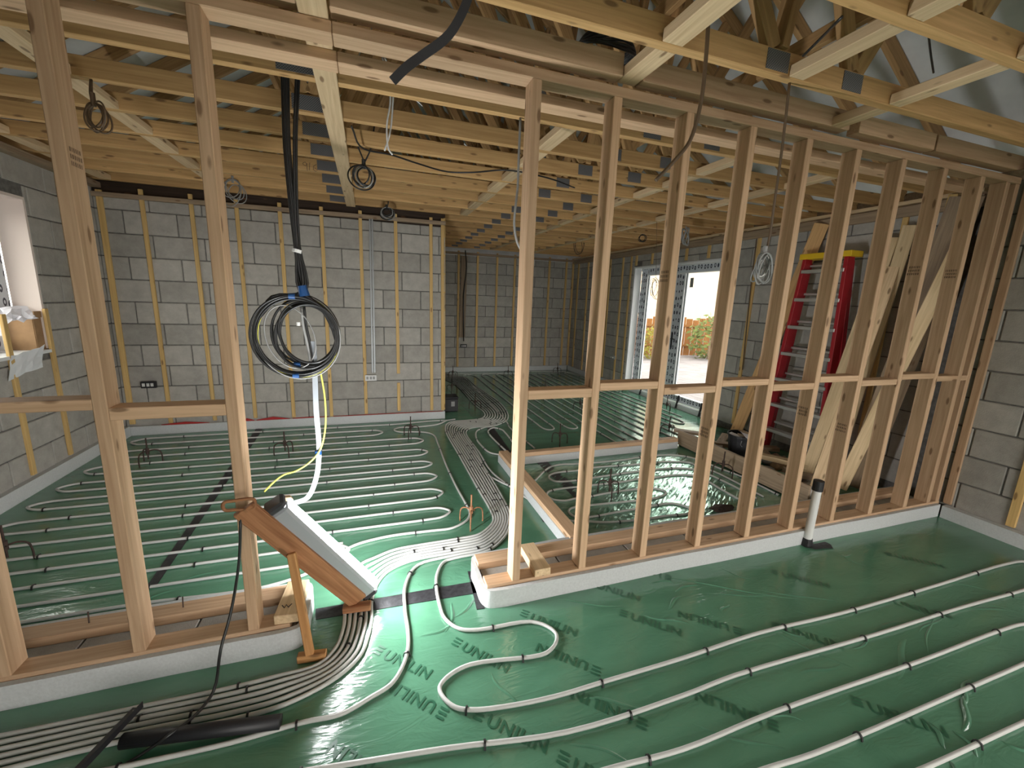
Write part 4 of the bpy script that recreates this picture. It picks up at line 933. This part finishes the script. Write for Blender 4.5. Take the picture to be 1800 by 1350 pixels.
for (c, rx, rz_, lab, m, r, hg) in (((2.954, 6.600, 2.753), .115, .13, 'thin wire ring hanging under the far ceiling beside the door stud', M_BROWNC, .005, (2.894, 6.600, 2.896)),
                         ((3.568, 7.000, 2.573), .10, .16, 'larger thin wire ring lowest under the far ceiling', M_BROWNC, .005, (3.486, 7.000, 2.777)),
                         ((3.889, 5.600, 2.551), .075, .06, 'small dark wire ring above the left glazed door', M_CABLE, .005, (3.798, 5.600, 2.743)),
                         ((3.583, 4.300, 2.389), .05, .11, 'thick grey cable loop above the right glazed door', M_GREYC, .010, (3.573, 4.300, 2.516)),
                         ((3.450, 4.600, 1.794), .055, .14, 'tangle of thin wires hanging in front of the left door pane', M_BROWNC, .0022, tuple((3.343, 4.550, 2.486)[:2])+(2.60,))):
    coil('cable_ring', c, rx, rz_, 3 if 'tangle' not in lab else 5, r, m, [[hg, tuple(Vector(hg)*.5+Vector(c)*.5+Vector((0, 0, rz_*.4)))]], lab, seed=int(rx*1000), tie=False, jit=.3)
o = tube('hanging_cable', [(1.211, 1.480, 2.809), (1.220, 1.480, 2.704), (1.233, 1.480, 2.541), (1.242, 1.490, 2.373), (1.219, 1.500, 2.238), (1.155, 1.500, 2.156), (1.079, 1.500, 2.076)], 0.0075, M_BROWNC, n=5)
tag(o, 'dark cable hanging from the near ceiling and bending left in front of the studs', 'cable')
o = tube('hanging_strap', [(0.324, 1.450, 2.543), (0.313, 1.460, 2.488), (0.262, 1.480, 2.396), (0.181, 1.500, 2.331), (0.134, 1.500, 2.291), (0.091, 1.500, 2.245)], 0.01, M_BLACK, n=5, prof=[(-.013, -.004), (.013, -.004), (.013, .004), (-.013, .004)])
tag(o, 'black flat cable end slanting down in front of the head plate', 'cable')
o = tube('hanging_cable', [tuple((0.827, 2.430, 2.520)[:2])+(2.60,), (0.816, 2.400, 2.364), (0.809, 2.380, 2.211), (0.790, 2.350, 2.099), (0.787, 2.350, 2.009), (0.807, 2.350, 1.920), (0.833, 2.350, 1.875)], 0.007, M_GREYC, n=5)
tag(o, 'short grey conduit bowing out behind the top of the door stud', 'cable')
o = tube('ceiling_cable', [(-0.063, 2.883, 2.560), (0.004, 3.269, 2.560), (0.182, 3.346, 2.570), (0.373, 3.444, 2.565), (0.623, 3.557, 2.565), (0.819, 3.497, 2.570), (1.034, 3.327, 2.570), (1.385, 3.373, 2.570), (1.737, 3.567, 2.575)], 0.006, M_CABLE, n=5)
tag(o, 'thin black cable clipped in a sagging line under the truss chords', 'cable')
for k, (lab, L) in enumerate((('white twin cable looping down through the trusses left of the door stud', [(0.112, 2.720, 2.878), (0.146, 2.720, 2.773), (0.150, 2.720, 2.659), (0.129, 2.720, 2.540), (0.136, 2.720, 2.417), (0.157, 2.720, 2.390)]),
                               ('second white cable behind the first in the truss bay', [(0.126, 2.760, 2.899), (0.167, 2.760, 2.808), (0.164, 2.760, 2.648), (0.146, 2.760, 2.511), (0.115, 2.760, 2.417)]))):
    o = tube('white_cable', L, 0.005, M_WHITEC, n=5); tag(o, lab, 'cable')
o = tube('roof_cable', [(1.536, 1.200, 2.570), (1.632, 1.350, 2.596), (1.681, 1.450, 2.599)], .005, M_CABLE, n=4); tag(o, 'black cable in the roof above the right hand truss chord', 'cable')
o = tube('roof_cable', [(2.229, 1.350, 2.738), (2.352, 1.400, 2.713), (2.481, 1.450, 2.686)], .004, M_CABLE, n=4); tag(o, 'short black wire between the two right hand roof noggins', 'cable')
bc = Vector((1.097, 2.020, 2.745))
e = empty('cable_coil', bc, 'brown cable coil lying on top of the partition blocking', 'cable')
for k in range(6):
    P = [bc+Vector((.155*math.cos(2*math.pi*j/14)*(1-.04*k), .11*math.sin(2*math.pi*j/14), .0+.010*k+.01*math.sin(j+k))) for j in range(14)]
    tube('cable_loop', P, .008, M_BROWNC2 if 'M_BROWNC2' in globals() else M_CABLE, e, n=3, sides=7, closed=True)

# ------------------------------------------------------------------ sockets and conduits on the walls
def socket(c, axis, label, dark=False):
    e = empty('socket_box', c, label, 'socket box')
    x, y, z = c
    if axis == 'y':
        box('back_box', (x-.068, x+.068), (y-.02, y+.012), (z-.036, z+.036), M_BLACK if dark else M_WHITEC, e, bev=0.003)
        for dx in (-.04, 0.0, .035):
            box('terminal', (x+dx-.012, x+dx+.012), (y-.028, y-.0205), (z-.016, z+.018), M_WHITEC if dark else M_GREYC, e)
    else:
        box('back_box', (x-.012, x+.02), (y-.068, y+.068), (z-.036, z+.036), M_GREYC, e, bev=0.003)
        for dy in (-.03, .03): box('terminal', (x-.022, x-.0125), (y+dy-.012, y+dy+.012), (z-.014, z+.014), M_WHITEC, e)
    return e
socket((0.004, 5.425, 0.578), 'y', 'white socket box with wires on the back wall under the grey conduit')
socket((-2.261, 5.430, 0.558), 'y', 'dark socket box with taped wires low on the left of the back wall', True)
socket((1.939, 8.965, 0.569), 'y', 'socket box on the dim alcove wall under the black cable', True)
socket((4.462, 7.029, 0.570), 'x', 'small socket box on the right wall left of the glazed doors')
for k, x in enumerate((650, 654)):
    L = [((0.045, 5.435, 2.455), (0.026, 5.435, 0.640)), ((0.070, 5.435, 2.457), (0.053, 5.435, 0.640))][k]
    o = timber('wall_conduit', L[0], L[1], 0.020, 0.014, M_COND, up=(0, -1, 0), bev=0.002)
    tag(o, ('left strip' if k == 0 else 'right strip') + ' of the grey conduit pair running down the back wall to the socket', 'conduit')
o = tube('wall_cable', [(1.944, 8.950, 2.562), (1.974, 8.950, 2.221), (1.921, 8.950, 1.635), (1.935, 8.950, 0.669)], .012, M_CABLE, n=4); tag(o, 'black cable dropping down the alcove wall to its socket', 'cable')
o = timber('alcove_board', (1.93, YA-.03, 2.45), (1.90, YA-.03, 0.75), 0.13, 0.012, M_OLD, up=(0, -1, 0)); tag(o, 'brown board behind the black cable on the alcove wall', 'board')
o = tube('wall_cable', [(4.460, 4.102, 2.421), (4.460, 4.081, 1.749), (4.460, 4.031, 0.833)], .006, M_BROWNC, n=4); tag(o, 'thin cable running down the right wall beside the batten', 'cable')

# ------------------------------------------------------------------ screed level tripods
def tripod(x, y, label, rot=0.3, s=1.0, mat=None, z=0.0):
    mat = mat or M_RUST
    e = empty('screed_tripod', (x, y, z), label, 'tripod', 'screed level tripods on the heated floor')
    cyl('spike', (x, y, z+.045*s), (x, y, z+.245*s), .0062*s, .0062*s, mat, e, 8)
    cyl('hub', (x, y, z+.095*s), (x, y, z+.150*s), .014*s, .014*s, mat, e, 10)
    for k in range(3):
        a = rot+k*2*math.pi/3; c, sn = math.cos(a), math.sin(a)
        tube('leg', [(x+c*.008*s, y+sn*.008*s, z+.120*s), (x+c*.05*s, y+sn*.05*s, z+.128*s), (x+c*.088*s, y+sn*.088*s, z+.110*s), (x+c*.100*s, y+sn*.100*s, z+.06*s), (x+c*.100*s, y+sn*.100*s, z+.002)], .0055*s, mat, e, n=3, sides=6)
    cyl('thumb_screw', (x, y, z+.122*s), (x+.022*s, y-.022*s, z+.122*s), .003*s, .003*s, mat, e, 6)
for px, lab, rot in (((-1.949, 4.487), 'dark tripod on the left room floor beside the leftmost full stud', .2), ((-0.823, 4.444), 'thin rusty tripod on the left room floor under the big cable coil', 1.0),
                     ((0.42, 4.745), 'dark tripod at the back corner of the left room pipes', .2), ((2.02, 4.13), 'black tripod just behind the far low plate, near the door stud', .1),
                     ((1.88, 2.84), 'dark tripod standing in the shiny small room', .15), ((3.523, 4.133), 'black tripod in the glare before the glazed doors', .2),
                     ((3.20, 2.95), 'dark tripod against the rough board kerb', .8), ((1.308, 6.954), 'tripod beyond the corner beside the pipe bundle and black box', .3),
                     ((1.434, 5.787), 'tripod at the bend of the pipe bundle past the corner', .3), ((1.579, 8.285), 'tripod at the left end of the far alcove wall', .2),
                     ((2.727, 8.199), 'tripod in the middle of the far alcove wall', .2), ((3.97, 8.45), 'tripod at the right end of the far alcove wall', .2),
                     ((-2.0, 2.95), 'dark tripod at the left picture edge behind the near stud', .3), ((2.927, 6.690, 0.000)[:2], 'tripod amid the far room pipe rows', .3),
                     ((2.957, 5.432, 0.000)[:2], 'tripod behind the second stud right of the doorway', .3), ((4.267, 5.114, 0.000)[:2], 'tripod near the foot of the glazed doors', .3)):
    tripod(px[0], px[1], lab, rot)
tripod((0.655, 2.695, 0.000)[0], (0.655, 2.695, 0.000)[1], 'orange rusty tripod beside the pipe bundle in the doorway', .25, 0.95, M_RUSTL)

# ------------------------------------------------------------------ waste pipe through the floor
wp0 = Vector((2.838, 1.833, 0.000)); wp1 = Vector((2.769, 1.800, 0.424))
wpe = empty('waste_pipe', wp0, 'white waste pipe with black cap standing in front of the partition', 'pipe')
ptop = Vector((wp0.x+.005, wp0.y, wp1.z))
cyl('pipe_body', wp0, ptop, .026, .026, M_WHITEC, wpe, 20)
cyl('cap', ptop-Vector((0, 0, .015)), ptop+Vector((0, 0, .055)), .032, .032, M_BLACK, wpe, 20)
cyl('tape_boot', wp0, wp0+Vector((0, 0, .055)), .036, .030, M_TAPE, wpe, 18)
rr = random.Random(8); V = []
n = 18
for k in range(n):
    a = 2*math.pi*k/n; r = .055*(1+rr.uniform(-.25, .45)) + (.10 if k in (0, 17, 1) else 0)
    V.append((wp0.x+.02+r*math.cos(a-.25), wp0.y-.005+r*.75*math.sin(a-.25)-.02, .004+rr.uniform(0, .004)))
V.append((wp0.x+.02, wp0.y-.02, .008))
mesh_obj('torn_tape', V, [(k, (k+1) % n, n) for k in range(n)], M_TAPE, wpe)

# ------------------------------------------------------------------ black lengths lying on the near pipes
p0, p1 = Vector((-0.353, 1.466, 0.036)), Vector((-0.857, 1.542, 0.040))
V, F = sweep([p0, p0.lerp(p1, .5), p1], circ(.0245, 16)); V2, F2 = sweep([p0, p0.lerp(p1, .5), p1], circ(.012, 16))
tag(mesh_obj('pipe_insulation', V, F, M_BLACK, smooth=True), 'black foam pipe sleeve lying over the bundled pipes at lower left', 'pipe sleeve')
sp0, sp1 = Vector((-0.860, 1.657, 0.055)), Vector((-0.932, 1.411, 0.075))
stn = empty('black_profile', sp1, 'black plastic angle strip slanting across the pipes at the bottom left', 'plastic strip')
timber('flange', sp0, sp1, 0.034, 0.003, M_BLACK, stn, bev=0); timber('flange', sp0+Vector((.017, 0, .010)), sp1+Vector((.017, 0, .010)), 0.003, 0.024, M_BLACK, stn, bev=0)
cyl('screw_hole_washer', sp0+(sp1-sp0)*.06+Vector((0, 0, .002)), sp0+(sp1-sp0)*.06+Vector((0, 0, .004)), .004, .004, M_GREYC, stn, 8)

# black box by the corner
bx = Vector((1.072, 5.729, 0.000))
e = empty('black_box', bx, 'black plastic box on the floor just past the wall corner', 'box')
box('body', (bx.x-.12, bx.x+.10), (bx.y-.0, bx.y+.2), (0.0, .19), M_BLACK, e, bev=0.01)
box('lid', (bx.x-.125, bx.x+.105), (bx.y-.005, bx.y+.205), (.192, .215), M_BLACK, e, bev=0.006)
box('label_patch', (bx.x+.0, bx.x+.05), (bx.y-.003, bx.y-.0005), (.08, .15), M_GREYC, e)

# ------------------------------------------------------------------ step ladder against the right wall
lad = empty('step_ladder', (4.3, 3.1, 0), 'red fibreglass step ladder with yellow top leaning on the right wall', 'ladder')
LT, LB = Vector((4.30, 3.290, 2.125)), Vector((4.20, 3.40, 0.02)); RT, RB = Vector((4.30, 2.885, 2.125)), Vector((4.20, 2.755, 0.02))
for a, b_ in ((LB, LT), (RB, RT)):
    timber('front_rail', a, b_, 0.036, 0.095, M_RED, lad, up=(1, 0, 0.0))
    ra, rb = a+Vector((.13, 0, 0)), b_+Vector((.035, 0, -.05))
    timber('rear_rail', ra+Vector((0, .03*(1 if a is LB else -1), 0)), rb, 0.030, 0.055, M_RED, lad, up=(1, 0, 0))
for k in range(7):
    t = (.27+.285*k)/2.12
    if t > .96: break
    a, b_ = LB.lerp(LT, t), RB.lerp(RT, t)
    timber('tread', a+Vector((-.012, 0, 0)), b_+Vector((-.012, 0, 0)), 0.085, 0.034, M_ALU, lad)
    a2, b2 = a+Vector((.13-.095*t, 0, .06)), b_+Vector((.13-.095*t, 0, .06))
    timber('rear_brace', a2, b2, 0.012, 0.022, M_ALU, lad)
timber('top_cap', LT+Vector((.02, .05, .01)), RT+Vector((.02, -.05, .01)), 0.16, 0.055, M_YEL, lad)

# ------------------------------------------------------------------ timbers leaning in the corner
def plank(p0, p1, w, t, label, mat=None, up=(0, 1, 0), group='loose timbers leaning in the right corner'):
    o = timber('leaning_plank', p0, p1, t, w, mat or M_PLANK, up=up); return tag(o, label, 'plank', group)
FA = (-0.4, 0.9, 0.1)
plank((3.965, 2.686, 0.020), (4.400, 2.626, 2.255), .100, .040, 'wide pale plank leaning nearest the ladder', up=FA)
plank((4.230, 2.621, 0.020), (4.420, 2.519, 2.346), .095, .040, 'second pale plank leaning from the ladder', up=FA)
plank((3.934, 2.350, 0.060), (4.360, 2.122, 2.163), .095, .038, 'most slanted pale plank crossing in front of the other leaning timbers', up=FA)
plank((4.28, 2.36, 0.01), (4.400, 2.259, 2.537), .055, .040, 'narrow yellow batten upright among the leaning timbers', M_BATTEN, up=FA)
plank((4.22, 2.42, 0.01), (4.420, 2.182, 2.511), .20, .020, 'dark brown board leaning flat in the corner', M_OLD, up=FA)
plank(tuple((4.360, 3.917, 0.071)[:2])+(0.01,), (4.430, 3.304, 2.477), .13, .035, 'tall brown plank leaning left of the red ladder', M_CHORD, up=(-.5, .8, .1))
plank((3.62, 2.36, 0.01), (4.380, 2.558, 1.997), .09, .04, 'pale stud leaning lowest among the corner timbers', M_PALE, up=FA)

# ------------------------------------------------------------------ bucket and rubble behind the kerb
bk = Vector((3.72, 3.22, 0.0))
e = empty('black_bucket', bk, 'black builders bucket full of scraps behind the rough kerb', 'bucket')
S = 20; V = []; F = []
prof = [(.118, 0.0), (.122, .01), (.152, .27), (.162, .272), (.162, .29), (.150, .29), (.146, .20), (.02, .19)]
for r, z in prof:
    for k in range(S): V.append((bk.x+r*math.cos(2*math.pi*k/S), bk.y+r*math.sin(2*math.pi*k/S), z+.005))
for i in range(len(prof)-1):
    for k in range(S): F.append((i*S+k, i*S+(k+1) % S, (i+1)*S+(k+1) % S, (i+1)*S+k))
F.append(tuple(range(S-1, -1, -1))); F.append(tuple((len(prof)-1)*S+k for k in range(S)))
mesh_obj('bucket_body', V, F, M_BLACK, e, smooth=False)
tube('bucket_handle', [bk+Vector((.16*math.cos(a), .16*math.sin(a)*.3-.12, .27-.10*abs(math.sin(a)))) for a in (0, .5, 1.0, 1.57, 2.1, 2.64, 3.14)], .004, M_COND, e, n=3)
rr = random.Random(21)
for k in range(5):
    c = bk+Vector((rr.uniform(-.07, .07), rr.uniform(-.07, .07), .265+.012*k)); a = rr.uniform(0, 3.1)
    o = timber('bucket_scrap', c-Vector((.09*math.cos(a), .09*math.sin(a), .01)), c+Vector((.09*math.cos(a), .09*math.sin(a), .02)), .07, .006, (M_POLY, M_OLD, M_CARD)[k % 3])
    o.parent = e; o.matrix_parent_inverse = wm(e).inverted(); o.name = 'scrap'
def chunk(c, s, mat, label, cat, seed, parent=None, name='rubble_lump'):
    r = random.Random(seed); bm = bmesh.new(); bmesh.ops.create_icosphere(bm, subdivisions=2, radius=1)
    for v in bm.verts:
        f = 1+r.uniform(-.22, .22); v.co = Vector((v.co.x*s[0]*f, v.co.y*s[1]*f, v.co.z*s[2]*f))
    me = bpy.data.meshes.new(name); bm.to_mesh(me); bm.free(); me.materials.append(mat)
    o = bpy.data.objects.new(name, me); o.location = c; link(o, parent)
    if label: tag(o, label, cat)
    return o
pile = empty('rubble_heap', (3.95, 2.85, 0), 'heap of brown rubble and scraps at the foot of the ladder', 'rubble')
for k in range(26):
    x, y = rr.uniform(3.62, 4.10), rr.uniform(2.45, 3.35)
    s = rr.uniform(.025, .07)
    if (x-bk.x)**2+(y-bk.y)**2 < .06: x += .33
    chunk((x, y, s*.55), (s*1.3, s, s*.7), (M_RUBBLE, M_OLD, M_CARD, M_BLOCK)[k % 4], None, None, 100+k, pile, 'lump')
chunk((3.66, 2.70, .06), (.09, .12, .02), M_GREEN, 'crumpled scrap of green membrane in the rubble', 'plastic sheet', 5, name='membrane_scrap')
for k, (a, b_, lab, m) in enumerate((((3.62, 3.05, .16), (4.10, 2.62, .10), 'short timber offcut lying on the rubble before the ladder', M_PLANK),
                                  ((3.58, 2.62, .15), (3.98, 2.42, .07), 'splintered offcut lying low in the rubble', M_OLD),
                                  ((3.75, 3.62, .05), (4.35, 3.30, .05), 'old timber lying behind the bucket', M_OLD),
                                  ((3.60, 3.45, .03), (4.2, 3.9, .03), 'grey timber on the floor behind the black bucket', M_OLD))):
    o = timber('timber_offcut', a, b_, .09, .045, m); tag(o, lab, 'offcut')
tag(chunk((2.638, 2.391, 0.020), (.10, .05, .025), M_RUST, None, None, 44, name='debris_clump'), 'dark clump of debris on the membrane by the sole plate', 'debris')

# ------------------------------------------------------------------ rubbish on the window sill
bc0 = Vector((-2.620, 4.588, 1.182))
e = empty('cardboard_box', (bc0.x, bc0.y, 1.055), 'torn brown cardboard box on the left window sill', 'box')
cx, cy, cz = -2.625, bc0.y, 1.056
for nm, xr, yr, zr in (('panel', (cx-.085, cx-.078), (cy-.16, cy+.16), (cz, cz+.25)), ('panel', (cx+.078, cx+.085), (cy-.16, cy+.16), (cz, cz+.27)), ('panel', (cx-.08, cx+.08), (cy-.165, cy-.158), (cz, cz+.25)), ('panel', (cx-.08, cx+.08), (cy+.158, cy+.165), (cz, cz+.26)), ('base', (cx-.08, cx+.08), (cy-.16, cy+.16), (cz, cz+.006))):
    box(nm, xr, yr, zr, M_CARD, e)
timber('flap', (cx+.09, cy-.155, cz+.285), (cx+.09, cy+.10, cz+.285), .007, .05, M_CARD, e, bev=0)
tube('box_print', ring((cx+.0865, cy+.09, cz+.13), .001, .035, 0, 0.035, n=12), .004, M_BROWNC, e, n=2, closed=True)
for k in range(4):
    chunk((cx+rr.uniform(-.05, .05), cy+rr.uniform(-.11, .11), cz+.25), (.05, .06, .025), (M_RUBBLE, M_RUST)[k % 2], None, None, 60+k, e, 'scrap')
def crumple(name, c, ux, uy, nx, ny, amp, mat, label, cat, seed):
    r = random.Random(seed); V = []; F = []
    for i in range(nx+1):
        for j in range(ny+1):
            p = Vector(c)+Vector(ux)*(i/nx-.5)+Vector(uy)*(j/ny-.5)+Vector((r.uniform(-amp, amp), r.uniform(-amp, amp), r.uniform(-amp, amp))); V.append(p)
    for i in range(nx):
        for j in range(ny): F.append((i*(ny+1)+j, (i+1)*(ny+1)+j, (i+1)*(ny+1)+j+1, i*(ny+1)+j+1))
    o = mesh_obj(name, V, F, mat)
    md = o.modifiers.new('thickness', 'SOLIDIFY'); md.thickness = .002
    return tag(o, label, cat)
crumple('plastic_sheet', (-2.600, 4.307, 1.345), (.10, .30, .02), (-.10, .04, .10), 8, 5, .014, M_POLY, 'crumpled white plastic draped over the box on the sill', 'plastic sheet', 3)
crumple('paper_sheet', (-2.485, 4.191, 0.996), (.03, .30, .05), (.0, .06, .17), 6, 4, .008, M_PAPER, 'creased white paper sheet tucked behind the left wall battens', 'paper', 9)

# pencil scribble on a truss chord
pm = [[(0, .03), (.012, .035), (.02, .025), (.012, .015), (.0, .022), (0, .03)], [(.02, .03), (.02, -.01)], [(.035, .035), (.032, -.005)], [(.07, .03), (.055, .02), (.052, .0), (.065, -.008), (.075, .002), (.06, .01)]]
ps = (-0.427, 3.687, 2.492)
o = join_tubes('pencil_mark', [[(ps[0]+u*1.3, 3.688, ps[2]+v*1.3) for u, v in st] for st in pm], 0.0022, M_STAMP, ceiling, n=1, sides=4)
